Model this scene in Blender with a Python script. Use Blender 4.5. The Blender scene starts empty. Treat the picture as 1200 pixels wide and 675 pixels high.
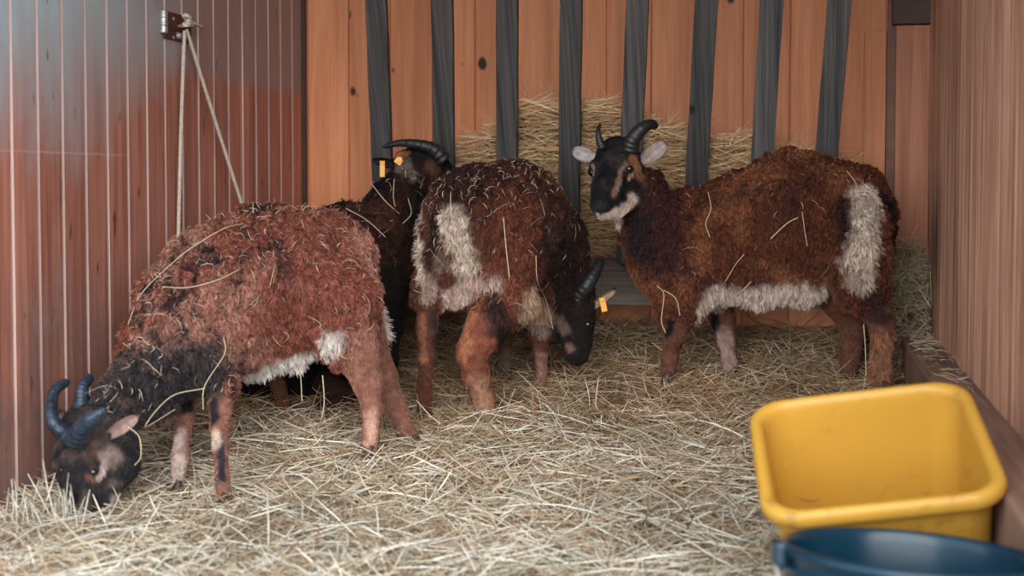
import bpy, bmesh, math, random
import numpy as np
from mathutils import Vector, Matrix
from mathutils.bvhtree import BVHTree
from mathutils.kdtree import KDTree

rng = np.random.default_rng(7)
random.seed(7)
sc = bpy.context.scene
col = sc.collection

# ------------------------------------------------------------------ camera
FPX, PX, PY = 1600.0, 600.0, 275.0
YAW, PITCH = math.radians(11.8), math.radians(2.3)
CAM = np.array([0.0, 0.0, 0.55])
FW = np.array([-math.sin(YAW) * math.cos(PITCH), math.cos(YAW) * math.cos(PITCH), -math.sin(PITCH)])
RT = np.array([math.cos(YAW), math.sin(YAW), 0.0])
UP = np.cross(RT, FW)
FLAT = np.array([-math.sin(YAW), math.cos(YAW), 0.0])


def W(x, y, Z):
    """world point seen at pixel (x, y) of the 1200x675 photo, Z metres along the view axis"""
    return CAM + Z * (FW + RT * (x - PX) / FPX - UP * (y - PY) / FPX)


def ray(x, y):
    d = W(x, y, 1.0) - CAM
    return d / np.linalg.norm(d)


cd = bpy.data.cameras.new('camera')
cam = bpy.data.objects.new('camera', cd)
col.objects.link(cam)
cam.location = CAM
m = Matrix((RT, UP, -FW)).transposed()
cam.rotation_euler = m.to_euler()
cd.sensor_width = 36
cd.lens = FPX / 1200 * 36
cd.shift_y = -(337.5 - PY) / 1200
cd.clip_start = 0.05
cd.dof.use_dof = True
cd.dof.focus_distance = 2.85
cd.dof.aperture_fstop = 4.0
sc.camera = cam


# ------------------------------------------------------------------ noise
def _hash(i, j, k, s):
    n = (i * 374761393 + j * 668265263 + k * 2147483647 + s * 1274126177) & 0xFFFFFFFF
    n = ((n ^ (n >> 13)) * 1274126177) & 0xFFFFFFFF
    n = ((n ^ (n >> 16)) * 668265263) & 0xFFFFFFFF
    return ((n ^ (n >> 15)) & 0xFFFF) / 65535.0


def vnoise(P, scale, seed=0):
    """value noise in -1..1"""
    Q = np.asarray(P, float) * scale + 1000.0
    I = np.floor(Q).astype(np.int64)
    f = Q - I
    f = f * f * (3 - 2 * f)
    out = 0
    for a in (0, 1):
        wa = f[:, 0] if a else 1 - f[:, 0]
        for b in (0, 1):
            wb = f[:, 1] if b else 1 - f[:, 1]
            for c in (0, 1):
                wc = f[:, 2] if c else 1 - f[:, 2]
                out = out + wa * wb * wc * _hash(I[:, 0] + a, I[:, 1] + b, I[:, 2] + c, seed)
    return out * 2 - 1


def sstep(a, b, x):
    t = np.clip((x - a) / (b - a), 0, 1)
    return t * t * (3 - 2 * t)


def unit(v):
    v = np.asarray(v, float)
    return v / (np.linalg.norm(v, axis=-1, keepdims=True) + 1e-12)


# ------------------------------------------------------------------ materials
def new_mat(name):
    mt = bpy.data.materials.new(name)
    mt.use_nodes = True
    nt = mt.node_tree
    nt.nodes.clear()
    out = nt.nodes.new('ShaderNodeOutputMaterial')
    bs = nt.nodes.new('ShaderNodeBsdfPrincipled')
    nt.links.new(bs.outputs[0], out.inputs[0])
    return mt, nt, bs


def N(nt, typ, ins=None, **props):
    n = nt.nodes.new(typ)
    for k, v in props.items():
        setattr(n, k, v)
    for k, v in (ins or {}).items():
        if isinstance(v, bpy.types.NodeSocket):
            nt.links.new(v, n.inputs[k])
        else:
            n.inputs[k].default_value = v
    return n


def math_n(nt, op, a, b=0.0, c=None):
    n = nt.nodes.new('ShaderNodeMath')
    n.operation = op
    for i, v in enumerate((a, b, c)):
        if v is None:
            continue
        if isinstance(v, bpy.types.NodeSocket):
            nt.links.new(v, n.inputs[i])
        else:
            n.inputs[i].default_value = v
    return n.outputs[0]


def mix_c(nt, f, a, b, blend='MIX'):
    n = nt.nodes.new('ShaderNodeMix')
    n.data_type = 'RGBA'
    n.blend_type = blend
    for i, v in ((0, f), (6, a), (7, b)):
        if isinstance(v, bpy.types.NodeSocket):
            nt.links.new(v, n.inputs[i])
        else:
            n.inputs[i].default_value = v if i == 0 else (*v, 1.0)
    return n.outputs[2]


def ramp(nt, f, stops):
    n = nt.nodes.new('ShaderNodeValToRGB')
    nt.links.new(f, n.inputs[0])
    el = n.color_ramp.elements
    while len(el) < len(stops):
        el.new(0.5)
    for e, (p, c) in zip(el, stops):
        e.position = p
        e.color = (*c, 1) if len(c) == 3 else c
    return n.outputs[0]


def mapr(nt, v, a, b, c=0.0, d=1.0):
    n = N(nt, 'ShaderNodeMapRange', {0: v, 1: a, 2: b, 3: c, 4: d})
    n.clamp = True
    return n.outputs[0]


def attr_mat(name, rough=0.8, spec=0.2, sheen=0.0, bump=0.0, bscale=200.0, vary=0.0, transl=0.0):
    mt, nt, bs = new_mat(name)
    at = N(nt, 'ShaderNodeAttribute', attribute_name='Col')
    c = at.outputs['Color']
    if vary:
        tc = N(nt, 'ShaderNodeTexCoord')
        no = N(nt, 'ShaderNodeTexNoise', {'Vector': tc.outputs['Object'], 'Scale': 60.0, 'Detail': 3.0})
        c = mix_c(nt, 1.0, c, ramp(nt, no.outputs[0], [(0.3, (1 - vary,) * 3), (0.7, (1 + vary,) * 3)]), 'MULTIPLY')
    nt.links.new(c, bs.inputs['Base Color'])
    bs.inputs['Roughness'].default_value = rough
    bs.inputs['Specular IOR Level'].default_value = spec
    bs.inputs['Sheen Weight'].default_value = sheen
    if bump:
        tc = N(nt, 'ShaderNodeTexCoord')
        no = N(nt, 'ShaderNodeTexNoise', {'Vector': tc.outputs['Object'], 'Scale': bscale, 'Detail': 3.0})
        bp = N(nt, 'ShaderNodeBump', {'Height': no.outputs[0], 'Strength': bump, 'Distance': 0.004})
        nt.links.new(bp.outputs[0], bs.inputs['Normal'])
    return mt


def simple_mat(name, color, rough=0.6, metal=0.0, spec=0.5, bump=0.0, bscale=80.0, vary=0.0, vscale=20.0, coat=0.0):
    mt, nt, bs = new_mat(name)
    tc = N(nt, 'ShaderNodeTexCoord')
    if vary:
        no = N(nt, 'ShaderNodeTexNoise', {'Vector': tc.outputs['Object'], 'Scale': vscale, 'Detail': 5.0})
        c = mix_c(nt, 1.0, color, ramp(nt, no.outputs[0], [(0.3, (1 - vary,) * 3), (0.7, (1 + vary,) * 3)]), 'MULTIPLY')
        nt.links.new(c, bs.inputs['Base Color'])
    else:
        bs.inputs['Base Color'].default_value = (*color, 1)
    bs.inputs['Roughness'].default_value = rough
    bs.inputs['Metallic'].default_value = metal
    bs.inputs['Specular IOR Level'].default_value = spec
    bs.inputs['Coat Weight'].default_value = coat
    if bump:
        no = N(nt, 'ShaderNodeTexNoise', {'Vector': tc.outputs['Object'], 'Scale': bscale, 'Detail': 4.0})
        bp = N(nt, 'ShaderNodeBump', {'Height': no.outputs[0], 'Strength': bump, 'Distance': 0.003})
        nt.links.new(bp.outputs[0], bs.inputs['Normal'])
    return mt


def wood_mat(name, c1, c2, axis='X', bw=0.1, off=0.0, knots=1.0, rough=0.6, vary=0.25, grain=1.0, spec=0.35,
             extra=None, long='Z', knot_col=(0.05, 0.02, 0.012), kscale=(11.0, 7.5)):
    """boards run along `long`; `axis` is the direction across the boards"""
    mt, nt, bs = new_mat(name)
    tc = N(nt, 'ShaderNodeTexCoord')
    sp = N(nt, 'ShaderNodeSeparateXYZ', {0: tc.outputs['Object']})
    u = sp.outputs[axis]
    z = sp.outputs[long]
    bid = math_n(nt, 'FLOOR', math_n(nt, 'DIVIDE', math_n(nt, 'ADD', u, off), bw))
    wn = N(nt, 'ShaderNodeTexWhiteNoise', {'W': bid}, noise_dimensions='1D')
    zo = math_n(nt, 'ADD', z, math_n(nt, 'MULTIPLY', wn.outputs[0], 7.3))
    v = N(nt, 'ShaderNodeCombineXYZ', {0: math_n(nt, 'MULTIPLY', u, 45.0 * grain), 1: math_n(nt, 'MULTIPLY', bid, 3.1),
                                       2: math_n(nt, 'MULTIPLY', zo, 1.6)})
    g = N(nt, 'ShaderNodeTexNoise', {'Vector': v.outputs[0], 'Scale': 1.0, 'Detail': 5.0, 'Roughness': 0.65, 'Distortion': 0.4})
    v2 = N(nt, 'ShaderNodeCombineXYZ', {0: math_n(nt, 'MULTIPLY', u, 260.0 * grain), 1: 0.0, 2: math_n(nt, 'MULTIPLY', zo, 5.0)})
    g2 = N(nt, 'ShaderNodeTexNoise', {'Vector': v2.outputs[0], 'Scale': 1.0, 'Detail': 3.0})
    gv = math_n(nt, 'ADD', math_n(nt, 'MULTIPLY', g.outputs[0], 0.7), math_n(nt, 'MULTIPLY', g2.outputs[0], 0.3))
    c = ramp(nt, gv, [(0.385, c2), (0.60, c1)])
    tone = math_n(nt, 'MULTIPLY_ADD', wn.outputs[0], vary, 1 - vary / 2)
    tn = N(nt, 'ShaderNodeCombineXYZ', {0: tone, 1: tone, 2: tone})
    c = mix_c(nt, 1.0, c, tn.outputs[0], 'MULTIPLY')
    if knots:
        vk = N(nt, 'ShaderNodeCombineXYZ', {0: math_n(nt, 'MULTIPLY', u, kscale[0]), 1: math_n(nt, 'MULTIPLY', bid, 1.7),
                                            2: math_n(nt, 'MULTIPLY', zo, kscale[1])})
        vo = N(nt, 'ShaderNodeTexVoronoi', {'Vector': vk.outputs[0], 'Scale': 1.0, 'Randomness': 1.0})
        nz = N(nt, 'ShaderNodeTexNoise', {'Vector': tc.outputs['Object'], 'Scale': 60.0, 'Detail': 2.0})
        dk = math_n(nt, 'ADD', vo.outputs['Distance'], math_n(nt, 'MULTIPLY', nz.outputs[0], 0.06))
        rare = mapr(nt, math_n(nt, 'ADD', dk, math_n(nt, 'MULTIPLY', N(nt, 'ShaderNodeSeparateColor', {0: vo.outputs['Color']}).outputs[0], 0.26)),
                    0.16, 0.22, knots, 0.0)
        c = mix_c(nt, rare, c, knot_col)
    rsock = None
    if extra:
        c, rsock = extra(nt, tc, sp, c)
    nt.links.new(c, bs.inputs['Base Color'])
    bs.inputs['Roughness'].default_value = rough
    if rsock is not None:
        nt.links.new(rsock, bs.inputs['Roughness'])
    bs.inputs['Specular IOR Level'].default_value = spec
    bp = N(nt, 'ShaderNodeBump', {'Height': gv, 'Strength': 0.35, 'Distance': 0.002})
    nt.links.new(bp.outputs[0], bs.inputs['Normal'])
    return mt


# ------------------------------------------------------------------ mesh helpers
def mesh_np(name, V, F, colors=None, mats=(), smooth=True, mat_idx=None):
    me = bpy.data.meshes.new(name)
    V = np.asarray(V, np.float32)
    if isinstance(F, np.ndarray):
        nf, k = F.shape
        me.vertices.add(len(V))
        me.vertices.foreach_set('co', V.ravel())
        me.loops.add(nf * k)
        me.loops.foreach_set('vertex_index', F.astype(np.int32).ravel())
        me.polygons.add(nf)
        me.polygons.foreach_set('loop_start', np.arange(0, nf * k, k, dtype=np.int32))
        me.polygons.foreach_set('loop_total', np.full(nf, k, np.int32))
        me.update(calc_edges=True)
    else:
        me.from_pydata([tuple(map(float, v)) for v in V], [], F)
    if colors is not None:
        a = me.color_attributes.new('Col', 'FLOAT_COLOR', 'POINT')
        c = np.ones((len(V), 4), np.float32)
        c[:, :3] = colors
        a.data.foreach_set('color', c.ravel())
    for mm in mats:
        me.materials.append(mm)
    if mat_idx is not None:
        me.polygons.foreach_set('material_index', np.asarray(mat_idx, np.int32))
    if smooth:
        me.polygons.foreach_set('use_smooth', np.ones(len(me.polygons), bool))
    me.validate()
    me.update()
    return me


def link(name, me, parent=None, loc=None):
    o = bpy.data.objects.new(name, me)
    col.objects.link(o)
    if loc is not None:
        o.location = loc
    if parent is not None:
        o.parent = parent
    return o


def tag(o, label=None, cat=None, group=None, kind=None):
    if label: o['label'] = label
    if cat: o['category'] = cat
    if group: o['group'] = group
    if kind: o['kind'] = kind
    return o


def empty(name, loc, label, cat, group=None):
    o = bpy.data.objects.new(name, None)
    col.objects.link(o)
    o.empty_display_size = 0.05
    o.location = loc
    return tag(o, label, cat, group)


class MB:
    def __init__(s):
        s.v, s.f, s.mi = [], [], []

    def add(s, V, F, mi=0):
        b = len(s.v)
        s.v += [tuple(map(float, p)) for p in V]
        s.f += [tuple(b + i for i in f) for f in F]
        s.mi += [mi] * len(F)
        return s

    def box(s, lo, hi, mi=0, R=None, c=None):
        (x0, y0, z0), (x1, y1, z1) = lo, hi
        V = np.array([(x0, y0, z0), (x1, y0, z0), (x1, y1, z0), (x0, y1, z0), (x0, y0, z1), (x1, y0, z1), (x1, y1, z1), (x0, y1, z1)], float)
        if R is not None:
            V = V @ np.asarray(R).T + np.asarray(c)
        return s.add(V, [(0, 3, 2, 1), (4, 5, 6, 7), (0, 1, 5, 4), (1, 2, 6, 5), (2, 3, 7, 6), (3, 0, 4, 7)], mi)

    def tube(s, pts, rad, n=12, caps=True, flat=1.0, mi=0):
        P = np.asarray(pts, float)
        r = np.broadcast_to(np.asarray(rad, float), (len(P),))
        T = unit(np.gradient(P, axis=0))
        a = np.array([0, 0, 1.0]) if abs(T[0][2]) < 0.9 else np.array([1.0, 0, 0])
        nrm = unit(np.cross(T[0], a))
        V = []
        for i in range(len(P)):
            nrm = unit(nrm - T[i] * np.dot(nrm, T[i]))
            b = np.cross(T[i], nrm)
            for k in range(n):
                t = 2 * math.pi * k / n
                V.append(P[i] + r[i] * (math.cos(t) * nrm + flat * math.sin(t) * b))
        F = []
        for i in range(len(P) - 1):
            for k in range(n):
                k2 = (k + 1) % n
                F.append((i * n + k, i * n + k2, (i + 1) * n + k2, (i + 1) * n + k))
        if caps:
            F.append(tuple(range(n))[::-1])
            F.append(tuple((len(P) - 1) * n + k for k in range(n)))
        return s.add(V, F, mi)

    def build(s, name, mats, parent=None, loc=(0, 0, 0), smooth=False, bevel=0.0, seg=2):
        if not isinstance(mats, (list, tuple)):
            mats = [mats]
        V = np.array(s.v) - np.asarray(loc, float)
        me = mesh_np(name, V, s.f, mats=mats, smooth=smooth, mat_idx=s.mi)
        o = link(name, me, parent, None if parent is not None else loc)
        if bevel:
            b = o.modifiers.new('bevel', 'BEVEL')
            b.width = bevel
            b.segments = seg
            b.limit_method = 'ANGLE'
            b.angle_limit = math.radians(40)
        return o


def straws(P0, D, L, wd, colr, bend=0.15, seg=3, droop=None, seed=1):
    """many bent stems as three-sided tubes; returns V, F, C"""
    r = np.random.default_rng(seed)
    n = len(P0)
    D = unit(D)
    a = np.where(np.abs(D[:, 2:3]) < 0.9, np.array([[0, 0, 1.0]]), np.array([[1.0, 0, 0]]))
    S1 = unit(np.cross(D, a))
    S2 = np.cross(D, S1)
    ph = r.uniform(0, 2 * math.pi, n)
    B = S1 * np.cos(ph)[:, None] + S2 * np.sin(ph)[:, None]
    bd = r.normal(0, bend, n)
    kink = r.uniform(-1, 1, n) * bend * 0.6
    t = np.linspace(-0.5, 0.5, seg + 1)
    V = np.zeros((n, seg + 1, 3, 3))
    for i, ti in enumerate(t):
        c = P0 + D * (L * ti)[:, None] + B * (bd * L * (0.25 - ti * ti) * 1.6)[:, None] + S1 * (kink * L * (abs(ti) - .25))[:, None]
        if droop is not None:
            c = c + droop * (L * ti * ti)[:, None]
        wi = wd * (1.0 if 0 < i < seg else 0.55)
        for k in range(3):
            an = 2 * math.pi * k / 3 + ph
            V[:, i, k] = c + S1 * (np.cos(an) * wi * .5)[:, None] + S2 * (np.sin(an) * wi * 0.38)[:, None]
    base = (np.arange(n) * (seg + 1) * 3)[:, None]
    F = []
    for i in range(seg):
        for k in range(3):
            k2 = (k + 1) % 3
            F.append(base + np.array([[i * 3 + k, i * 3 + k2, (i + 1) * 3 + k2, (i + 1) * 3 + k]]))
    F = np.stack(F, 1).reshape(-1, 4)
    C = np.repeat(colr, (seg + 1) * 3, axis=0)
    return V.reshape(-1, 3), F, C


def straw_colors(n, r, warm=0.0):
    pal = np.array([(0.56, 0.43, 0.29), (0.72, 0.60, 0.44), (0.44, 0.31, 0.19), (0.86, 0.80, 0.68), (0.33, 0.22, 0.14), (0.54, 0.50, 0.36), (0.50, 0.29, 0.19)])
    p = np.array([.27, .22, .17, .12, .10, .07, .05])
    c = pal[r.choice(len(pal), n, p=p / p.sum())]
    return np.clip(c * r.uniform(.8, 1.15, (n, 1)), 0, 1)


# ------------------------------------------------------------------ room
XL, XR, YB, YF = -1.30, 0.314, 3.48, 1.25
ZT = 1.42


def depth(x, y):
    return -math.sin(YAW) * x + math.cos(YAW) * y


def ground_h(x, y, detail=True):
    x = np.asarray(x, float)
    y = np.asarray(y, float)
    Z = depth(x, y)
    h = 0.115 * np.maximum(Z - 2.28, 0) - 0.012
    h = np.minimum(h, 0.145)
    h = h + 0.045 * sstep(3.15, 3.46, y)
    h = h - 0.065 * sstep(1.78, 1.50, Z)
    h = h + 0.17 * np.exp(-((x - 0.27) / 0.09) ** 2 - ((y - 3.38) / 0.16) ** 2)
    h = h + 0.03 * np.exp(-((x - 0.05) / 0.14) ** 2 - ((y - 2.0) / 0.12) ** 2)
    if detail:
        P = np.stack([x, y, 0 * x], -1).reshape(-1, 3)
        h = h + (0.009 * vnoise(P, 6.0, 3) + 0.006 * vnoise(P, 17.0, 4)).reshape(x.shape)
    return h


def left_extra(nt, tc, sp, c):
    # grey weathered wood above an old waterline, sky glare painted in nearer the doorway
    z, y = sp.outputs[2], sp.outputs[1]
    vs = N(nt, 'ShaderNodeCombineXYZ', {0: 0.0, 1: math_n(nt, 'MULTIPLY', y, 13.0), 2: math_n(nt, 'MULTIPLY', z, 3.0)})
    no = N(nt, 'ShaderNodeTexNoise', {'Vector': vs.outputs[0], 'Scale': 1.0, 'Detail': 4.0, 'Roughness': .6})
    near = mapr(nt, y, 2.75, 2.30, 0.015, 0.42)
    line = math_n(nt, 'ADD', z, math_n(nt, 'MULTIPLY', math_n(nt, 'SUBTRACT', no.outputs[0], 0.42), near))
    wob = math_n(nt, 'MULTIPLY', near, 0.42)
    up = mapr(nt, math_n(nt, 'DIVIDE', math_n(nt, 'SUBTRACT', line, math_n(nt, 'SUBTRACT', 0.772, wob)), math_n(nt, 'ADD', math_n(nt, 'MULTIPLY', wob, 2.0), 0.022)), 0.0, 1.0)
    grey = mix_c(nt, 0.80, c, (0.34, 0.265, 0.25))
    c = mix_c(nt, up, c, grey)
    glare = math_n(nt, 'MULTIPLY', up, mapr(nt, math_n(nt, 'ADD', y, math_n(nt, 'MULTIPLY', no.outputs[0], 0.25)), 2.95, 2.35, 0.0, 1.0))
    c = mix_c(nt, glare, c, (0.55, 0.68, 0.76))
    # grey dirty splash near the floor and blotches of worn stain
    n2 = N(nt, 'ShaderNodeTexNoise', {'Vector': tc.outputs['Object'], 'Scale': 4.5, 'Detail': 5.0, 'Roughness': .65})
    low = math_n(nt, 'MULTIPLY', mapr(nt, z, 0.42, 0.14), mapr(nt, n2.outputs[0], 0.34, 0.58))
    c = mix_c(nt, math_n(nt, 'MULTIPLY', low, 0.8), c, (0.19, 0.145, 0.135))
    sz = math_n(nt, 'ABSOLUTE', math_n(nt, 'SUBTRACT', math_n(nt, 'ADD', z, math_n(nt, 'MULTIPLY', no.outputs[0], 0.006)), 0.602))
    sc_ = math_n(nt, 'MULTIPLY', mapr(nt, sz, 0.0022, 0.0010), mapr(nt, y, 2.50, 2.44))
    c = mix_c(nt, math_n(nt, 'MULTIPLY', sc_, 0.7), c, (0.62, 0.42, 0.36))
    bl = mapr(nt, n2.outputs[0], 0.58, 0.70, 0.0, 0.5)
    c = mix_c(nt, bl, c, (0.40, 0.30, 0.29))
    n3 = N(nt, 'ShaderNodeTexNoise', {'Vector': N(nt, 'ShaderNodeCombineXYZ', {0: 0.0, 1: math_n(nt, 'MULTIPLY', y, 60.0), 2: math_n(nt, 'MULTIPLY', z, 14.0)}).outputs[0], 'Scale': 1.0, 'Detail': 3.0})
    c = mix_c(nt, mapr(nt, n3.outputs[0], 0.66, 0.74, 0.0, 0.7), c, (0.035, 0.02, 0.02))
    ro = mapr(nt, n2.outputs[0], 0.3, 0.7, 0.38, 0.6)
    return c, ro


def right_extra(nt, tc, sp, c):
    z, y = sp.outputs[2], sp.outputs[1]
    n2 = N(nt, 'ShaderNodeTexNoise', {'Vector': N(nt, 'ShaderNodeCombineXYZ', {0: 0.0, 1: math_n(nt, 'MULTIPLY', y, 30.0), 2: math_n(nt, 'MULTIPLY', z, 4.0)}).outputs[0], 'Scale': 1.0, 'Detail': 4.0})
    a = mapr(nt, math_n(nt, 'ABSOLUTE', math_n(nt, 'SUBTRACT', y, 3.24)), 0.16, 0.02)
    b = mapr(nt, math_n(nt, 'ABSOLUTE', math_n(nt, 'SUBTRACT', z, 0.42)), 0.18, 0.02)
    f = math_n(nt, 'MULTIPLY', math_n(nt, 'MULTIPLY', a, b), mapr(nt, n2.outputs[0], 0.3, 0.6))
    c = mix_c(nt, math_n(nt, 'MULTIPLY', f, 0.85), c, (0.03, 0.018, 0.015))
    return c, None


M = {}
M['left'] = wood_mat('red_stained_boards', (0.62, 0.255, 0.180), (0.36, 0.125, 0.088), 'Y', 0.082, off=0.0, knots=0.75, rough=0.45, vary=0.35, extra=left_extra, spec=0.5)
M['left_edge'] = wood_mat('pale_board_edge', (0.66, 0.46, 0.42), (0.46, 0.28, 0.25), 'Y', 0.082, knots=0, rough=0.5, vary=0.3)
M['back'] = wood_mat('orange_pine_boards', (0.80, 0.325, 0.155), (0.62, 0.225, 0.100), 'X', 0.115, off=0.02, knots=1.0, rough=0.6, vary=0.22, grain=0.7)
M['right'] = wood_mat('ribbed_pine', (0.64, 0.345, 0.235), (0.25, 0.112, 0.072), 'Y', 0.029, knots=0.8, rough=0.55, vary=0.40, extra=right_extra, grain=1.4, kscale=(20., 5.))
M['post'] = wood_mat('pine_post', (0.50, 0.215, 0.125), (0.34, 0.13, 0.075), 'X', 0.5, knots=0.8, rough=0.65)
M['sill'] = wood_mat('dirty_sill_wood', (0.34, 0.20, 0.15), (0.15, 0.08, 0.058), 'X', 0.5, knots=0.5, rough=0.7, long='Y')
M['slat'] = wood_mat('grey_weathered_slats', (0.130, 0.113, 0.106), (0.026, 0.030, 0.036), 'X', 0.154, off=0.0, knots=0.9, rough=0.75, vary=0.45, grain=1.8, knot_col=(0.012, 0.01, 0.01))
M['plank'] = wood_mat('grey_weathered_plank', (0.42, 0.34, 0.30), (0.17, 0.14, 0.125), 'Y', 0.5, knots=0.5, rough=0.75, long='X', grain=1.2)
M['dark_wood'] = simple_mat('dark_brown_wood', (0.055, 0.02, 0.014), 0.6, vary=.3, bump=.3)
M['strip_wood'] = simple_mat('brown_wood_strip', (0.17, 0.075, 0.048), 0.6, vary=.3, bump=.3)  # brown wood of the narrow strip beside the corner boards
M['roof'] = wood_mat('roof_boards', (0.30, 0.16, 0.09), (0.18, 0.09, 0.05), 'X', 0.12, knots=0.5, long='Y')
M['soil'] = simple_mat('trodden_soil', (0.20, 0.17, 0.14), 0.95, vary=.35, vscale=6, bump=.5)
M['straw'] = attr_mat('straw_stems', 0.55, 0.3)
M['straw_base'] = attr_mat('straw_mat', 0.9, 0.1, bump=1.0, bscale=140.0, vary=0.35)
M['coat'] = attr_mat('sheep_coat', 0.9, 0.08, bump=0.8, bscale=260.0, vary=0.25)
M['hair'] = attr_mat('sheep_hair', 0.75, 0.12)
M['horn'] = simple_mat('dark_horn', (0.017, 0.016, 0.017), 0.48, spec=0.5, vary=.4, vscale=60, bump=.4, bscale=120)
M['horn_grey'] = simple_mat('weathered_horn', (0.026, 0.044, 0.070), 0.42, spec=0.6, vary=.5, vscale=50, bump=.9, bscale=160)
M['eye'] = simple_mat('dark_eye', (0.012, 0.008, 0.006), 0.08, spec=0.6, coat=0.5)
M['hoof'] = simple_mat('hoof', (0.05, 0.035, 0.028), 0.5, vary=.3)
M['tag'] = simple_mat('orange_ear_tag', (0.85, 0.36, 0.02), 0.4)
M['steel'] = simple_mat('worn_zinc', (0.45, 0.44, 0.42), 0.38, metal=0.55, vary=.35, vscale=90, bump=.2)
M['rust'] = simple_mat('painted_hinge_leaf', (0.12, 0.035, 0.028), 0.5, metal=0.2, vary=.5, vscale=50, bump=.4)
M['rope'] = simple_mat('cream_rope', (0.60, 0.50, 0.42), 0.8, vary=.2, vscale=200, bump=.5, bscale=300)


def board_wall(name, axis, fixed, u0, u1, z0, z1, bw, gw, gd, inward, mats, start=None, thick=0.03, edge_mi=0):
    """a wall of vertical boards with routed grooves; axis: the horizontal run ('X' or 'Y')"""
    prof = []          # (u, inset, material of the segment that follows)
    u = (start if start is not None else u0)
    while u - bw > u0:
        u -= bw
    edges = []
    while u < u1:
        if u > u0:
            edges.append(u)
        u += bw
    prof.append((u0, 0.0, 0))
    for e in edges:
        prof += [(e - gw / 2, 0.0, edge_mi), (e - gw * 0.18, gd, edge_mi), (e + gw * 0.18, gd, edge_mi), (e + gw / 2, 0.0, 0)]
    prof.append((u1, 0.0, 0))
    V, F, MI = [], [], []

    def P(u, d, z):
        f = fixed - inward * d
        return (u, f, z) if axis == 'X' else (f, u, z)
    zs = [z0, z1]
    for (u, d, mi) in prof:
        for z in zs:
            V.append(P(u, d, z))
    for i in range(len(prof) - 1):
        F.append((i * 2, (i + 1) * 2, (i + 1) * 2 + 1, i * 2 + 1))
        MI.append(prof[i][2])
    b = len(V)
    for u in (u0, u1):
        for z in zs:
            V.append(P(u, thick, z))
    n = len(prof)
    F.append((b, b + 1, b + 3, b + 2)); MI.append(0)
    F.append((0, 1, b + 1, b)); MI.append(0)
    F.append(((n - 1) * 2, b + 2, b + 3, (n - 1) * 2 + 1)); MI.append(0)
    F.append(tuple([b, b + 2] + [i * 2 for i in range(n - 1, -1, -1)])); MI.append(0)
    F.append(tuple([b + 1] + [i * 2 + 1 for i in range(n)] + [b + 3])); MI.append(0)
    mb = MB()
    mb.v, mb.f, mb.mi = V, F, MI
    o = mb.build(name, mats)
    bm = bmesh.new(); bm.from_mesh(o.data); bmesh.ops.recalc_face_normals(bm, faces=bm.faces); bm.to_mesh(o.data); bm.free()
    return tag(o, kind='structure')


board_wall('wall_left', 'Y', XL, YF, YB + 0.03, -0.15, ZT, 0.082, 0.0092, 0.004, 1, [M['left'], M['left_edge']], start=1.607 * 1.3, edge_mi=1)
board_wall('wall_back', 'X', YB, XL - .03, XR + .05, -0.15, ZT, 0.115, 0.0045, 0.007, -1, [M['back']], start=-0.02)


def ribbed_wall():
    ys, V, F = [], [], []
    y = YF
    per, n = 0.029, 6
    while y < YB + 0.02:
        for k in range(n):
            t = k / n
            d = 0.0055 * (abs(math.sin(math.pi * t)) ** 0.6)
            ys.append((y + t * per, d))
        y += per
    for (yy, d) in ys:
        x = XR - d + 0.002
        V += [(x, yy, 0.10), (x, yy, ZT)]
    F = [(2 * i, 2 * i + 1, 2 * i + 3, 2 * i + 2) for i in range(len(ys) - 1)]
    b = len(V)
    y0, y1 = ys[0][0], ys[-1][0]
    V += [(XR + .04, y0, 0.10), (XR + .04, y0, ZT), (XR + .04, y1, 0.10), (XR + .04, y1, ZT)]
    F += [(b, b + 2, b + 3, b + 1), (0, b, b + 1, 1), (b - 2, b - 1, b + 3, b + 2)]
    me = mesh_np('wall_right', V, F, mats=[M['right']], smooth=False)
    o = link('wall_right', me)
    bm = bmesh.new(); bm.from_mesh(me); bmesh.ops.recalc_face_normals(bm, faces=bm.faces); bm.to_mesh(me); bm.free()
    tag(o, kind='structure')


ribbed_wall()
# sill beam under the right wall
tag(MB().box((0.236, YF, -0.15), (XR + 0.04, YB, 0.188)).build('trim_1', M['sill'], bevel=0.006), kind='structure')
# corner boards at the back right
tag(MB().box((0.232, YB - 0.022, 0.10), (XR - 0.002, YB + .001, 0.925)).build('trim_2', M['post'], bevel=0.002), kind='structure')
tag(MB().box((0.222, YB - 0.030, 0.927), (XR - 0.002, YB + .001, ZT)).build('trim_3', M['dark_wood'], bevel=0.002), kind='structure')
tag(MB().box((0.212, YB - 0.006, 0.05), (0.231, YB + .001, ZT)).build('trim_4', M['strip_wood']), kind='structure')
tag(MB().box((0.158, YB - 0.012, 0.05), (0.210, YB + .001, 0.915)).build('trim_5', M['back'], bevel=0.002), kind='structure')
# dark gap strip in the left back corner and pine batten beside it
tag(MB().box((XL, YB - 0.010, -0.1), (XL + 0.012, YB + .001, ZT)).build('trim_6', M['dark_wood']), kind='structure')
# roof
rf = MB()
rf.add([(XL - .1, YF - .15, ZT + .12), (XR + .1, YF - .15, ZT + .12), (XR + .1, YB + .1, ZT), (XL - .1, YB + .1, ZT),
        (XL - .1, YF - .15, ZT + .16), (XR + .1, YF - .15, ZT + .16), (XR + .1, YB + .1, ZT + .04), (XL - .1, YB + .1, ZT + .04)],
       [(0, 3, 2, 1), (4, 5, 6, 7), (0, 1, 5, 4), (1, 2, 6, 5), (2, 3, 7, 6), (3, 0, 4, 7)])
tag(rf.build('ceiling', M['roof']), kind='structure')
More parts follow.
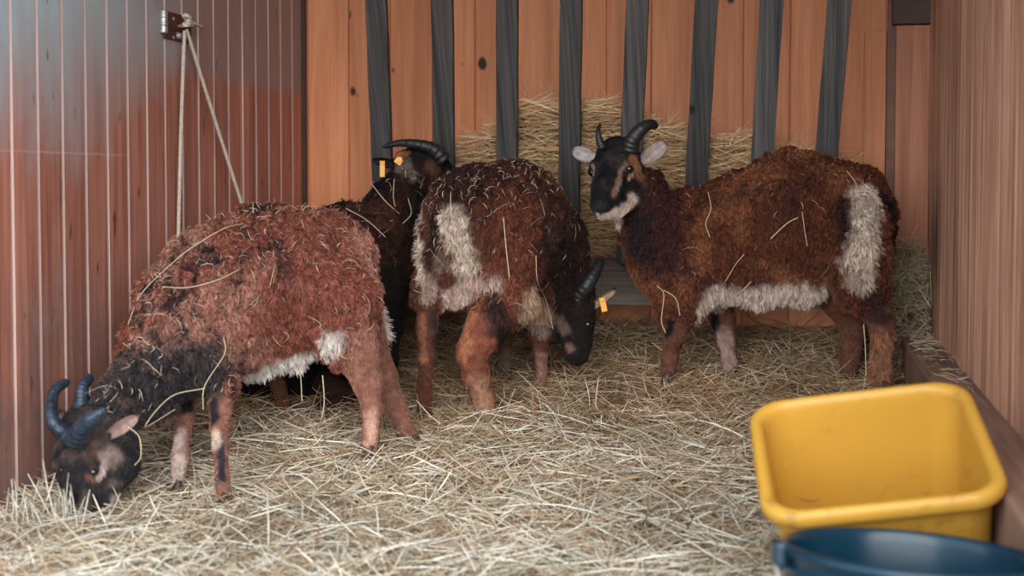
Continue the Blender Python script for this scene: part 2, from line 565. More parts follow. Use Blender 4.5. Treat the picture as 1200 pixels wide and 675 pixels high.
# floor slab of the pen and the yard outside
tag(MB().box((XL - .05, YF, -0.16), (XR + .05, YB + .05, -0.12)).build('floor', M['soil']), kind='structure')
tag(MB().box((-9, -9, -0.30), (9, 9, -0.17)).build('floor_yard', M['soil']), kind='structure')


# ------------------------------------------------------------------ straw bedding
def bedding():
    nx, ny = 110, 150
    xs = np.linspace(XL + 0.002, 0.238, nx)
    ys = np.linspace(YF, YB - 0.002, ny)
    X, Y = np.meshgrid(xs, ys, indexing='ij')
    H = ground_h(X, Y)
    V = np.stack([X, Y, H], -1).reshape(-1, 3)
    idx = np.arange(nx * ny).reshape(nx, ny)
    F = np.stack([idx[:-1, :-1], idx[1:, :-1], idx[1:, 1:], idx[:-1, 1:]], -1).reshape(-1, 4)
    nz = vnoise(V, 40.0, 9) * .5 + .5
    C = np.array([[0.17, 0.11, 0.07]]) * (0.6 + 0.8 * nz[:, None])
    n = 60000
    r = np.random.default_rng(11)
    px = r.uniform(XL + .01, 0.235, n * 2)
    py = r.uniform(YF + .1, YB - .02, n * 2)
    Z = depth(px, py)
    keep = (Z > 1.45) & (r.uniform(0, 1, n * 2) < np.clip(2.4 / Z, 0.3, 1))
    px, py = px[keep][:n], py[keep][:n]
    n = len(px)
    layer = r.uniform(0, 1, n) ** 1.5
    P = np.stack([px, py, ground_h(px, py) + 0.002 + layer * 0.024], -1)
    an = r.uniform(0, 2 * math.pi, n) + 0.0
    pit = r.normal(0, 0.24, n)
    steep = r.uniform(0, 1, n) < 0.05
    pit[steep] = r.uniform(0.25, 0.8, steep.sum())
    D = np.stack([np.cos(an) * np.cos(pit), np.sin(an) * np.cos(pit), np.sin(pit)], -1)
    L = r.gamma(5.0, 0.0135, n) + 0.02
    L = np.clip(L, 0.025, 0.19)
    P[steep, 2] += 0.25 * L[steep] * np.sin(pit[steep])
    # keep the ends off the walls
    ex = np.abs(D[:, 0]) * L * .5
    ey = np.abs(D[:, 1]) * L * .5
    P[:, 0] = np.clip(P[:, 0], XL + .004 + ex, 0.305 - ex)
    P[:, 1] = np.minimum(P[:, 1], YB - .004 - ey)
    wd = r.uniform(0.0010, 0.0036, n)
    cl = straw_colors(n, r)
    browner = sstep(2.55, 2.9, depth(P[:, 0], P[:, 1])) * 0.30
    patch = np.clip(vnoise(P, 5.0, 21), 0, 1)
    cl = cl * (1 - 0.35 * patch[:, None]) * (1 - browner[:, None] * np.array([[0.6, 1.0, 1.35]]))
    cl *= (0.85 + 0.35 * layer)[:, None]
    V2, F2, C2 = straws(P, D, L, wd, cl, bend=0.16, seg=3, seed=5)
    # long upright wisps: by the left wall, along the front, before the middle sheep
    Q, DD, LL, WW = [], [], [], []
    for _ in range(46):
        x, y = random.uniform(4, 95), random.uniform(590, 640)
        Q.append(W(x, y, 2.20 + random.uniform(-.1, .08))); DD.append((random.uniform(-.5, .3), random.uniform(-.3, .2), 1.0)); LL.append(random.uniform(.05, .13)); WW.append(.0028)
    for _ in range(120):
        x, y = random.uniform(520, 1040), random.uniform(430, 500)
        Z = 0.50 / ((y - 211) / 1600)
        Z = min(Z, 3.25)
        p = W(x, y, Z)
        if p[0] > .2: continue
        p[2] = ground_h(p[0], p[1]) + .015
        Q.append(p); DD.append((random.uniform(-.8, .8), random.uniform(-.3, .3), 1.0)); LL.append(random.uniform(.04, .10)); WW.append(.002)
    for (x, y, dx, dz, l, w) in [(700, 470, .06, 1, .10, .004), (688, 468, -.12, 1, .09, .003), (655, 492, -.05, 1, .06, .003), (705, 500, .0, 1, .05, .003),
                                 (620, 520, -.5, .8, .07, .003)]:
        Q.append(W(x, y, 2.85 - (y - 470) * .004)); DD.append((dx, 0, dz)); LL.append(l); WW.append(w)
    for (x, y, dx, dz, l) in [(100, 598, .3, 1, .07), (118, 600, -.4, 1, .06), (88, 600, -.1, 1, .09), (74, 596, .25, 1, .12), (64, 590, -.2, 1, .14), (130, 596, .7, 1, .06), (108, 603, 1, .5, .08), (80, 606, 1, .2, .10), (125, 606, -1, .35, .08), (140, 600, .9, .7, .08)]:
        Q.append(W(x, y, 2.10)); DD.append((dx, -.1, dz)); LL.append(l); WW.append(.0026)
    # big pale stems lying in the foreground
    for _ in range(800):
        x, y = random.uniform(0, 900), random.uniform(520, 690)
        Z = 0.545 / ((y - 211) / 1600)
        p = W(x, y, Z)
        if p[0] < XL + .08 or p[0] > .2: continue
        p[2] = ground_h(p[0], p[1]) + .026
        a = random.uniform(0, math.pi)
        Q.append(p); DD.append((math.cos(a), math.sin(a), random.uniform(-.12, .3))); LL.append(random.uniform(.08, .2)); WW.append(random.uniform(.0024, .004))
    Q = np.array(Q); DD = np.array(DD, float); LL = np.array(LL); WW = np.array(WW)
    DD = unit(DD)
    Q[:, 0] = np.clip(Q[:, 0], XL + .01 + np.abs(DD[:, 0]) * LL * .5, .3)
    c3 = np.array([[0.82, 0.77, 0.66]]) * r.uniform(.75, 1.15, (len(Q), 1))
    V3, F3, C3 = straws(Q, DD, LL, WW, c3, bend=0.12, seg=4, seed=6)
    # hay heaped in the back right corner, clinging to the wall
    k = 1500
    hx = np.clip(r.normal(0.255, 0.045, k), 0.12, 0.305)
    hy = np.clip(r.normal(3.38, 0.07, k), 3.1, 3.46)
    hz = ground_h(hx, hy, False) + r.uniform(-.02, .10, k) * (1 - np.abs(hx - .27) / .2)
    an = r.uniform(0, 2 * math.pi, k); pit = r.normal(0.2, .6, k)
    D4 = np.stack([np.cos(an) * np.cos(pit), np.sin(an) * np.cos(pit), np.sin(pit)], -1)
    L4 = r.uniform(.04, .10, k)
    P4 = np.stack([hx, hy, hz], -1)
    P4[:, 0] = np.minimum(P4[:, 0], .305 - np.abs(D4[:, 0]) * L4 * .5)
    P4[:, 1] = np.minimum(P4[:, 1], YB - .03 - np.abs(D4[:, 1]) * L4 * .5)
    V4, F4, C4 = straws(P4, D4, L4, r.uniform(.001, .0022, k), straw_colors(k, r) * np.array([[.95, 1.0, .9]]), bend=.3, seg=3, seed=8)
    # wisps lying on the sill beam
    k = 260
    P5 = np.stack([r.uniform(.245, .30, k), 3.4 - r.exponential(.28, k).clip(0, 1.0), np.zeros(k)], -1)
    P5[:, 2] = .192 + r.uniform(0, .012, k)
    an = r.uniform(0, 2 * math.pi, k); L5 = r.uniform(.02, .06, k)
    D5 = np.stack([np.cos(an) * .5, np.sin(an), r.normal(0.05, .12, k)], -1)
    P5[:, 0] = np.minimum(P5[:, 0], .302 - np.abs(D5[:, 0]) * L5 * .5)
    V5, F5, C5 = straws(P5, D5, L5, r.uniform(.001, .002, k), straw_colors(k, r), bend=.25, seg=3, seed=18)
    Vs, Fs, Cs, mi, b = [], [], [], [], 0
    for (v, f, c, q) in ((V5, F5, C5, 0), (V, F, C, 1), (V2, F2, C2, 0), (V3, F3, C3, 0), (V4, F4, C4, 0)):
        Vs.append(v); Fs.append(f + b); Cs.append(c); mi += [q] * len(f); b += len(v)
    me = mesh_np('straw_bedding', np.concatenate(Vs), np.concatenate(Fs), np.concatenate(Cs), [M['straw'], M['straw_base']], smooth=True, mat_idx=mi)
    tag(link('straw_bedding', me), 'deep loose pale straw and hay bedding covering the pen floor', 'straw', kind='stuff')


bedding()


# ------------------------------------------------------------------ hay rack
def rack_y(z):
    return 3.375 - 0.38 * (z - 0.35)


def on_rack(px, py):
    """point of the slat plane seen at a pixel"""
    d = ray(px, py)
    # y = 3.375 - .38(z-.35)
    t = (3.375 + .38 * .35 - .38 * CAM[2]) / (d[1] + .38 * d[2])
    return CAM + d * t


def rack():
    root = empty('hay_rack', (-0.45, 3.3, 0.2), 'hay rack of leaning grey weathered slats and a plank on the orange back wall', 'hay rack')
    R = np.array(root.location)
    lean = unit(np.array([0, -0.38, 1.0]))
    nrm = np.array([0, -1.0, -0.38]); nrm /= np.linalg.norm(nrm)
    X = np.array([1.0, 0, 0])
    tops = [441, 518.5, 594.5, 669.5, 747.5, 828, 904.5, 984]
    bots = [(448.5, 200), (520.5, 170), (594.5, 180), (667, 240), (741, 150), (816.5, 205), (893, 190), (969.5, 170)]
    for i, (tx, (bx, by)) in enumerate(zip(tops, bots)):
        a = on_rack(tx, 0)
        b = on_rack(bx, by)
        t = (1.30 - a[2]) / (a[2] - b[2])
        top = a + (a - b) * t
        t = (b[2] - 0.345) / (a[2] - b[2])
        bot = b - (a - b) * t
        mb = MB()
        ax = unit(top - bot)
        side = unit(X - ax * X.dot(ax))
        nn = np.cross(side, ax)
        Ln = np.linalg.norm(top - bot)
        Vv, Fv = [], []
        k = 14
        hw, ht = 0.0260, 0.0100
        for j in range(k + 1):
            c = bot + ax * Ln * j / k
            wob = 0.0004 * math.sin(j * 1.7 + i * 2.1)
            for (sx, sy) in ((-1, -1), (1, -1), (1, 1), (-1, 1)):
                Vv.append(c + side * (sx * (hw + 0.0004 * math.sin(j * 2.3 + i + sx)) + wob) + nn * sy * ht)
        for j in range(k):
            for s in range(4):
                s2 = (s + 1) % 4
                Fv.append((j * 4 + s, j * 4 + s2, (j + 1) * 4 + s2, (j + 1) * 4 + s))
        Fv += [(3, 2, 1, 0), (k * 4, k * 4 + 1, k * 4 + 2, k * 4 + 3)]
        mb.add(Vv, Fv)
        mb.build('slat', M['slat'], root, R, bevel=0.002)
    # sloping lower plank (its front edge towards the pen)
    bk = 3.465
    x0, x1 = XL + 0.10, 0.15
    # back top edge z .352 at y 3.465, front top edge z .272 at y 3.30
    A, B = np.array([0, bk, 0.352]), np.array([0, 3.285, 0.272])
    t = unit(np.cross(np.array([1.0, 0, 0]), A - B))
    th = t * 0.030
    V = []
    for x in (x0, x1):
        for p in (A, B, B - th, A - th):
            V.append(p + np.array([x, 0, 0]))
    pl = MB().add(V, [(0, 1, 2, 3), (4, 7, 6, 5), (0, 4, 5, 1), (1, 5, 6, 2), (2, 6, 7, 3), (3, 7, 4, 0)])
    p = pl.build('lower_plank', M['plank'], root, R, bevel=0.003)
    # screw head on the plank
    c = A * .45 + B * .55
    hit = None
    d = ray(710, 326)
    n0 = t
    tt = (c - CAM).dot(n0) / d.dot(n0)
    q = CAM + d * tt
    mb = MB()
    mb.tube([q - n0 * .002, q + n0 * .0015, q + n0 * .003], [.0045, .0045, .002], n=14)
    mb.build('screw', M['steel'], p, R, smooth=True)
    top = rack_y(1.27)
    MB().box((x0, top - .035, 1.25), (x1, top - .012, 1.31)).build('top_rail', M['slat'], root, R, bevel=.002)
    for xx in (x0 + .03, x1 - .07):
        MB().box((xx, top - .012, 1.255), (xx + .04, YB, 1.30)).build('bracket', M['slat'], root, R, bevel=.002)
    return root


rack()


def hay():
    """hay packed behind the slats"""
    r = np.random.default_rng(31)
    n = 9000
    x = r.uniform(-0.93, 0.12, n)
    # top outline of the hay as seen in the photo
    kx = np.array([-1.0, -.86, -.70, -.60, -.50, -.42, -.30, -.20, -.12, -.02, .15])
    kz = np.array([.52, .60, .70, .745, .735, .72, .66, .66, .645, .62, .58])
    top = np.interp(x, kx, kz) + 0.015 * np.sin(x * 37)
    u = r.uniform(0, 1, n)
    z = 0.372 + (top - 0.372) * u
    yf = rack_y(z) + 0.014
    yb = YB - 0.012
    # mostly near the front face and the top
    d = np.minimum(r.exponential(0.25, n), 1)
    y = yf + (yb - yf) * d
    P = np.stack([x, y, z], -1)
    an = r.normal(0, 0.5, n)
    el = r.normal(0, 0.28, n)
    D = np.stack([np.cos(an) * np.cos(el), np.sin(an) * .35, np.sin(el)], -1)
    D = unit(D)
    L = r.uniform(.05, .15, n)
    ey = np.abs(D[:, 1]) * L * .5
    P[:, 1] = np.clip(P[:, 1], rack_y(P[:, 2]) + .011 + ey, np.maximum(rack_y(P[:, 2]) + .012 + ey, YB - .006 - ey))
    cl = straw_colors(n, r) * np.array([[1.28, 1.08, 0.86]])
    V1, F1, C1 = straws(P, D, L, r.uniform(.0012, .0034, n), cl, bend=.14, seg=3, seed=3)
    # stray stems sticking up
    k = 90
    x = r.uniform(-.95, .1, k)
    z = np.interp(x, kx, kz) + .01
    P = np.stack([x, rack_y(z) + .05, z], -1)
    D = np.stack([r.uniform(-1, 1, k), r.uniform(-.1, .1, k), r.uniform(.3, 1, k)], -1)
    V2, F2, C2 = straws(P, D, r.uniform(.06, .12, k), np.full(k, .0018), np.full((k, 3), 1) * np.array([[.62, .48, .28]]), bend=.2, seg=4, seed=4)
    P = np.array([on_rack(765, 62) + (0, .03, 0), on_rack(768, 25) + (0, .03, 0), on_rack(657, 4) - (0, .02, 0)])
    V3, F3, C3 = straws(P, np.array([(-.25, 0, 1), (.5, 0, -.8), (.3, 0, -1.)]), np.array([.10, .08, .03]), np.full(3, .0013), np.full((3, 3), .5) * np.array([[1.2, .9, .5]]), bend=.25, seg=5, seed=9)
    # core mass so that no wall shows through the packed hay
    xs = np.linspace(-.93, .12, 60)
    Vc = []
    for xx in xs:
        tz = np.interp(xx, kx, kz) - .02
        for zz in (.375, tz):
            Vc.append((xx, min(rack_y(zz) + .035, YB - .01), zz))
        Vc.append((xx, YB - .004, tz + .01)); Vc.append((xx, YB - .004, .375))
    Vc = np.array(Vc)
    Fc = []
    for i in range(59):
        for s in range(4):
            s2 = (s + 1) % 4
            Fc.append((i * 4 + s, (i + 1) * 4 + s, (i + 1) * 4 + s2, i * 4 + s2))
    Fc.append((0, 1, 2, 3)); Fc.append((59 * 4 + 3, 59 * 4 + 2, 59 * 4 + 1, 59 * 4))
    Fc = np.array(Fc)
    Vs, Fs, Cs, mi, b = [], [], [], [], 0
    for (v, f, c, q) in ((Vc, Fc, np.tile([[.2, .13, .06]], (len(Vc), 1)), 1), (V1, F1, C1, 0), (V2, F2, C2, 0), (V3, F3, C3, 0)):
        Vs.append(v); Fs.append(f + b); Cs.append(c); mi += [q] * len(f); b += len(v)
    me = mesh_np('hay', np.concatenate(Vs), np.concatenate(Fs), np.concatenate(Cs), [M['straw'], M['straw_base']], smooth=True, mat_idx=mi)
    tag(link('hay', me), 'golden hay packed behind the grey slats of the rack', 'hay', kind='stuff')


hay()


# ------------------------------------------------------------------ implicit bodies
def surface_nets(F, org, h):
    s = F < 0
    nx, ny, nz = F.shape
    cs = np.zeros((nx - 1, ny - 1, nz - 1), np.int8)
    for a in (0, 1):
        for b in (0, 1):
            for c in (0, 1):
                cs += s[a:nx - 1 + a, b:ny - 1 + b, c:nz - 1 + c]
    I, J, K = np.nonzero((cs > 0) & (cs < 8))
    acc = np.zeros((len(I), 3)); cnt = np.zeros(len(I))
    cor = [(a, b, c) for a in (0, 1) for b in (0, 1) for c in (0, 1)]
    for i, p in enumerate(cor):
        for q in cor[i + 1:]:
            if sum(abs(p[t] - q[t]) for t in range(3)) != 1:
                continue
            fa = F[I + p[0], J + p[1], K + p[2]]
            fb = F[I + q[0], J + q[1], K + q[2]]
            mk = (fa < 0) != (fb < 0)
            t = np.where(mk, fa / (fa - fb + 1e-20), 0)
            pos = np.array(p)[None] + (np.array(q) - np.array(p))[None] * t[:, None]
            acc[mk] += pos[mk]; cnt[mk] += 1
    Vv = (np.stack([I, J, K], -1) + acc / cnt[:, None]) * h + org
    idx = -np.ones(cs.shape, np.int64)
    idx[I, J, K] = np.arange(len(I))
    faces = []
    for ax in range(3):
        sl0 = [slice(None)] * 3; sl1 = [slice(None)] * 3
        sl0[ax] = slice(0, -1); sl1[ax] = slice(1, None)
        a, b = s[tuple(sl0)], s[tuple(sl1)]
        G = np.argwhere(a != b)
        o1, o2 = [(1, 2), (2, 0), (0, 1)][ax]
        ok = (G[:, o1] >= 1) & (G[:, o2] >= 1) & (G[:, o1] < F.shape[o1] - 1) & (G[:, o2] < F.shape[o2] - 1)
        G = G[ok]
        ins = a[tuple(G.T)]
        q = []
        for (d1, d2) in ((-1, -1), (0, -1), (0, 0), (-1, 0)):
            H = G.copy()
            H[:, o1] += d1; H[:, o2] += d2
            q.append(idx[tuple(H.T)])
        q = np.stack(q, -1)
        q[~ins] = q[~ins][:, ::-1]
        faces.append(q)
    return Vv, np.concatenate(faces)


class Body:
    """smooth union of tapered capsules, lateral axis squeezed for the trunk"""

    def __init__(s, lat=(1, 0, 0)):
        s.pr = []
        s.lat = unit(np.array(lat, float))

    def chain(s, pts, tagname, k=0.02, squeeze=1.0, neg=False):
        """pts: (px, py, Z, r_px) in photo pixels at depth Z"""
        trim = {'leg': 0.0042, 'head': 0.0012, 'wool': 0.003}[tagname] if not neg else 0.0
        Q = [(W(x, y, Z), max(r / FPX * Z - trim, 0.001)) for (x, y, Z, r) in pts]
        if len(Q) == 1:
            Q = Q * 2
        for (a, ra), (b, rb) in zip(Q[:-1], Q[1:]):
            s.pr.append((a, b, ra, rb, tagname, k, squeeze, neg))

    def dist(s, P, pr):
        a, b, ra, rb, tg, k, sq, neg = pr
        ba = b - a
        pa = P - a
        if sq != 1.0:
            l = pa @ s.lat
            pa = pa + s.lat * (l * (1 / sq - 1))[..., None]
            lb = ba @ s.lat
            ba = ba + s.lat * (lb * (1 / sq - 1))
        L2 = ba @ ba
        t = np.clip((pa @ ba) / L2, 0, 1) if L2 > 1e-10 else np.zeros(P.shape[:-1])
        d = np.linalg.norm(pa - ba * t[..., None], axis=-1) - (ra + (rb - ra) * t)
        return d

    def mesh(s, h=0.0045, zmin=None):
        lo = np.min([np.minimum(p[0], p[1]) - max(p[2], p[3]) * 1.05 for p in s.pr if not p[7]], 0) - 0.02
        hi = np.max([np.maximum(p[0], p[1]) + max(p[2], p[3]) * 1.05 for p in s.pr if not p[7]], 0) + 0.02
        n = np.ceil((hi - lo) / h).astype(int) + 1
        F = np.full(n, 0.08, np.float32)
        ax = [lo[i] + np.arange(n[i]) * h for i in range(3)]
        for pr in s.pr:
            a, b, ra, rb, tg, k, sq, neg = pr
            m_ = max(ra, rb) + 0.05
            l = np.floor((np.minimum(a, b) - m_ - lo) / h).astype(int).clip(0)
            u = np.minimum(np.ceil((np.maximum(a, b) + m_ - lo) / h).astype(int) + 1, n)
            if (u <= l).any():
                continue
            sl = tuple(slice(l[i], u[i]) for i in range(3))
            G = np.stack(np.meshgrid(*[ax[i][l[i]:u[i]] for i in range(3)], indexing='ij'), -1)
            d = s.dist(G, pr).astype(np.float32)
            f = F[sl]
            if neg:
                hh = np.clip(0.5 - 0.5 * (f + d) / k, 0, 1)
                F[sl] = f * (1 - hh) - d * hh + k * hh * (1 - hh)
            else:
                hh = np.clip(0.5 + 0.5 * (f - d) / k, 0, 1)
                F[sl] = f * (1 - hh) + d * hh - k * hh * (1 - hh)
        return surface_nets(F, lo, h)


def vert_normals(V, F):
    a, b, c, d = V[F[:, 0]], V[F[:, 1]], V[F[:, 2]], V[F[:, 3]]
    n = np.cross(c - a, d - b)
    out = np.zeros_like(V)
    for i in range(4):
        np.add.at(out, F[:, i], n)
    return unit(out)


def curved(pts, n=24):
    """Catmull-Rom through points"""
    P = np.array(pts, float)
    P = np.vstack([2 * P[0] - P[1], P, 2 * P[-1] - P[-2]])
    out = []
    m_ = len(P) - 3
    for i in range(m_):
        for t in np.linspace(0, 1, n, endpoint=(i == m_ - 1)):
            p0, p1, p2, p3 = P[i:i + 4]
            out.append(.5 * (2 * p1 + (p2 - p0) * t + (2 * p0 - 5 * p1 + 4 * p2 - p3) * t * t + (3 * p1 - p0 - 3 * p2 + p3) * t ** 3))
    return np.array(out)


class Sheep:
    def __init__(s, name_label, root_px, cols, lat=(1, 0, 0), group='sheep in the pen'):
        s.root = empty('sheep', root_px, name_label, 'sheep', group)
        s.R = np.array(s.root.location)
        s.b = Body(lat)
        s.c = cols
        s.paints = []

    def build(s, h=0.0045, fur=50000, fur_len=0.020, lump=0.006, scraps=120, scrap_bias=0.1, seed=1, flow=(0, 0, -1.0), ridge=0.0, wool_w=0.0013, lf1=75, clumpy=.68, under=.62, streak=0.0):
        V, F = s.b.mesh(h)
        Nn = vert_normals(V, F)
        # style weights: 0 wool, 1 leg, 2 head
        W8 = {}
        for tg in ('wool', 'leg', 'head'):
            ds = [s.b.dist(V, p) for p in s.b.pr if p[4] == tg and not p[7]]
            W8[tg] = np.min(ds, 0) if ds else np.full(len(V), 9.0)
        nz = vnoise(V, 30, seed) * 0.006 + vnoise(V, 90, seed + 1) * .003
        wool = W8['wool'] + nz
        legw = sstep(-.004, .012, wool - W8['leg'])
        headw = sstep(-.004, .010, wool - W8['head']) * (W8['head'] < W8['leg'] + .01)
        short = np.maximum(legw, headw)
        # fleece lumps
        flow = unit(np.array(flow, float))
        Q = V - flow * (V @ flow)[:, None] * 0.65
        l1 = vnoise(Q, lf1, seed + 5); l2 = vnoise(Q, lf1 * 1.9, seed + 6); l3 = vnoise(V, 34, seed + 7)
        disp = (np.minimum(np.abs(l1) * 2.4, 1) ** .7 - .6) * lump + (np.minimum(np.abs(l2) * 2.4, 1) ** .7 - .6) * lump * .55 + l3 * lump * .4
        if ridge:
            disp = disp - ridge * sstep(.55, .8, 1 - np.abs(vnoise(Q, 24, seed + 12)))
        disp = disp * (1 - short) + (vnoise(V, 70, seed + 8) * .0008) * short
        V = V + Nn * disp[:, None]
        Nn = vert_normals(V, F)
        s.bvh = BVHTree.FromPolygons([tuple(v) for v in V], [tuple(int(i) for i in f) for f in F])
        cw, cl, chd = (np.array(s.c[k]) for k in ('wool', 'leg', 'head'))
        C = np.tile(cw, (len(V), 1))
        if 'wool2' in s.c:
            w = sstep(-.15, .45, vnoise(V, 9, seed + 3) + .5 * vnoise(V, 25, seed + 4))[:, None]
            C = C * (1 - w) + np.array(s.c['wool2']) * w
        C = C * (1 - legw[:, None]) + cl * legw[:, None]
        C = C * (1 - headw[:, None]) + chd * headw[:, None]
        if streak:
            Qs = V - flow * (V @ flow)[:, None] * .72
            sn = 1 - np.abs(vnoise(Qs, 34, seed + 40) + .35 * vnoise(V, 70, seed + 41))
            sw = sstep(.66, .90, sn) * streak * (1 - short) * sstep(-.25, .25, vnoise(V, 7, seed + 42) + .15)
            C = C * (1 - sw[:, None]) + np.array([[.022, .015, .018]]) * sw[:, None]
            V = V - Nn * (sw * .005)[:, None]
        length = fur_len * (1 - short) + 0.0028 * legw + s.c.get('head_len', 0.0030) * headw
        length = np.minimum(length, fur_len)
        curl = 1 - short
        wn = vnoise(V, 55, seed + 20) * .5 + vnoise(V, 120, seed + 22) * .35 + vnoise(V, 260, seed + 23) * .25
        for (kind, pts, r, soft, rgb, ln, cu) in s.paints:
            Ps = []
            for p in pts:
                if len(p) == 3:
                    Ps.append(W(*p))
                else:
                    Ps.append(s.S(*p))
            if len(Ps) == 1:
                Ps = Ps * 2
            d = np.full(len(V), 9.0)
            for a, b in zip(Ps[:-1], Ps[1:]):
                ba = b - a
                L2 = ba @ ba
                t = np.clip(((V - a) @ ba) / L2, 0, 1) if L2 > 1e-10 else np.zeros(len(V))
                d = np.minimum(d, np.linalg.norm(V - a - ba * t[:, None], axis=-1))
            w = 1 - sstep(r - soft, r + soft, d + wn * soft * 1.6)
            if rgb is not None:
                C = C * (1 - w[:, None]) + np.array(rgb) * w[:, None]
            if ln is not None:
                length = length * (1 - w) + ln * w
            if cu is not None:
                curl = curl * (1 - w) + cu * w
        mot = (vnoise(V, 45, seed + 31) * .5 + vnoise(V, 110, seed + 32) * .5)[:, None]
        C = C * (1 + (0.18 * vnoise(V, 130, seed + 30)[:, None])) * (1 + .35 * mot * short[:, None])
        grey = np.clip(vnoise(V, 60, seed + 33) - .1, 0, 1)[:, None] * headw[:, None] * s.c.get('mottle', 0)
        C = C * (1 - grey) + np.array([[.14, .105, .085]]) * grey
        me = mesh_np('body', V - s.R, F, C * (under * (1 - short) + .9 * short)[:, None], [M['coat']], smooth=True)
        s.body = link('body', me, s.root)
        s.V, s.F, s.N, s.C = V, F, Nn, C
        # ---------------- fleece strands
        r = np.random.default_rng(seed)
        cen = V[F].mean(1)
        n_f = unit(np.cross(V[F[:, 2]] - V[F[:, 0]], V[F[:, 3]] - V[F[:, 1]]))
        area = np.linalg.norm(np.cross(V[F[:, 2]] - V[F[:, 0]], V[F[:, 3]] - V[F[:, 1]]), axis=-1) * .5
        vd = unit(CAM - cen)
        facing = np.sum(n_f * vd, -1)
        lf = length[F].mean(1)
        wgt = area * np.where(facing > -.35, 1.0, 0.22) * np.where(lf < .009, 1.7, 1.0)
        fi = r.choice(len(F), fur, p=wgt / wgt.sum())
        uv = r.uniform(0, 1, (fur, 2))
        q = V[F[fi]]
        P = (q[:, 0] * ((1 - uv[:, 0]) * (1 - uv[:, 1]))[:, None] + q[:, 1] * (uv[:, 0] * (1 - uv[:, 1]))[:, None]
             + q[:, 2] * (uv[:, 0] * uv[:, 1])[:, None] + q[:, 3] * ((1 - uv[:, 0]) * uv[:, 1])[:, None])
        nn = n_f[fi]
        ln = lf[fi] * r.uniform(.65, 1.25, fur)
        cu = curl[F].mean(1)[fi]
        Cs = C[F[fi]].mean(1)
        isshort = (ln < .0070) & (cu < .5)
        fl = np.tile(flow, (fur, 1))
        tang = unit(fl - nn * np.sum(fl * nn, -1)[:, None] + 1e-4)
        D = unit(nn * np.where(isshort, .35, .62)[:, None] + tang * np.where(isshort, 1.0, .75)[:, None]
                 + r.normal(0, 1, (fur, 3)) * np.where(isshort, .15, .30)[:, None])
        tip = P + D * ln[:, None] + np.array([0, 0, -1.0]) * (ln * .25 * (~isshort))[:, None]
        # clump tips together
        kc = max(200, fur // 9)
        ci = r.choice(fur, kc, replace=False)
        kd = KDTree(kc)
        for t_, c_ in enumerate(ci):
            kd.insert(P[c_], t_)
        kd.balance()
        near = np.array([kd.find(p)[1] for p in P])
        same = ci[near]
        clump = np.where(isshort, .25, clumpy) * r.uniform(.6, 1.1, fur)
        tip = tip * (1 - clump[:, None]) + (P[same] + D[same] * (ln * 1.05)[:, None]) * clump[:, None]
        seg = 4
        t = np.linspace(0, 1, seg + 1)
        ax = unit(tip - P + 1e-6)
        s1 = unit(np.cross(ax, nn) + 1e-4)
        s2 = np.cross(ax, s1)
        ph = r.uniform(0, 2 * math.pi, kc)[near] + r.normal(0, .5, fur)
        amp = ln * .17 * cu
        view = unit(CAM - P)
        sidev = unit(np.cross(ax, view) * 1.0 + r.normal(0, .45, (fur, 3)))
        wd = np.where(isshort, .00085, wool_w) * r.uniform(.7, 1.3, fur)
        rows = []
        for ti in t:
            a_ = ph + ti * 9.0
            c_ = P + (tip - P) * ti + s1 * (np.cos(a_) * amp * ti ** .6)[:, None] + s2 * (np.sin(a_) * amp * ti ** .6)[:, None]
            wi = (wd * (1.0 - .75 * ti ** 2) * .5)[:, None]
            rows.append(c_ - sidev * wi)
            rows.append(c_ + sidev * wi)
        VV = np.stack(rows, 1).reshape(-1, 3)
        base = (np.arange(fur) * 2 * (seg + 1))[:, None]
        FF = np.stack([base + np.array([[2 * i, 2 * i + 1, 2 * i + 3, 2 * i + 2]]) for i in range(seg)], 1).reshape(-1, 4)
        tint = r.uniform(.75, 1.3, (fur, 1)) * r.uniform(.72, 1.32, kc)[near][:, None]
        tc_ = Cs * tint
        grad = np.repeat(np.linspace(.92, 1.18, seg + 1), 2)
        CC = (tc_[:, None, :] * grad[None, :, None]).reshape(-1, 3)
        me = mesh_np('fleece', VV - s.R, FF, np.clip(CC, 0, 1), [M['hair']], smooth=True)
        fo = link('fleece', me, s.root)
        fo['kind'] = 'stuff'
        # ---------------- bits of straw caught in the fleece
        s.scrap_data = None
        if scraps:
            w2 = area * (curl[F].mean(1) > .5) * (facing > -.2) * np.clip(n_f[:, 2] + scrap_bias, 0.03, 1) ** 1.5
            fi = r.choice(len(F), scraps, p=w2 / w2.sum())
            P = cen[fi] + n_f[fi] * (fur_len * .75)
            rd = r.normal(0, 1, (scraps, 3))
            rd = unit(rd - n_f[fi] * np.sum(rd * n_f[fi], -1)[:, None])
            hang = n_f[fi][:, 2] < .35
            rd[hang] = unit(rd[hang] * .7 + np.array([0, 0, -1.0]))
            L = np.where(r.uniform(0, 1, scraps) < .08, r.uniform(.04, .07, scraps), r.uniform(.008, .028, scraps))
            cc = np.array([[.72, .58, .42]]) * r.uniform(.5, 1.2, (scraps, 1))
            s.scrap_data = straws(P, rd, L, r.uniform(.0007, .0015, scraps), cc, bend=.38, seg=5, droop=-n_f[fi] * .8, seed=seed)
        return s

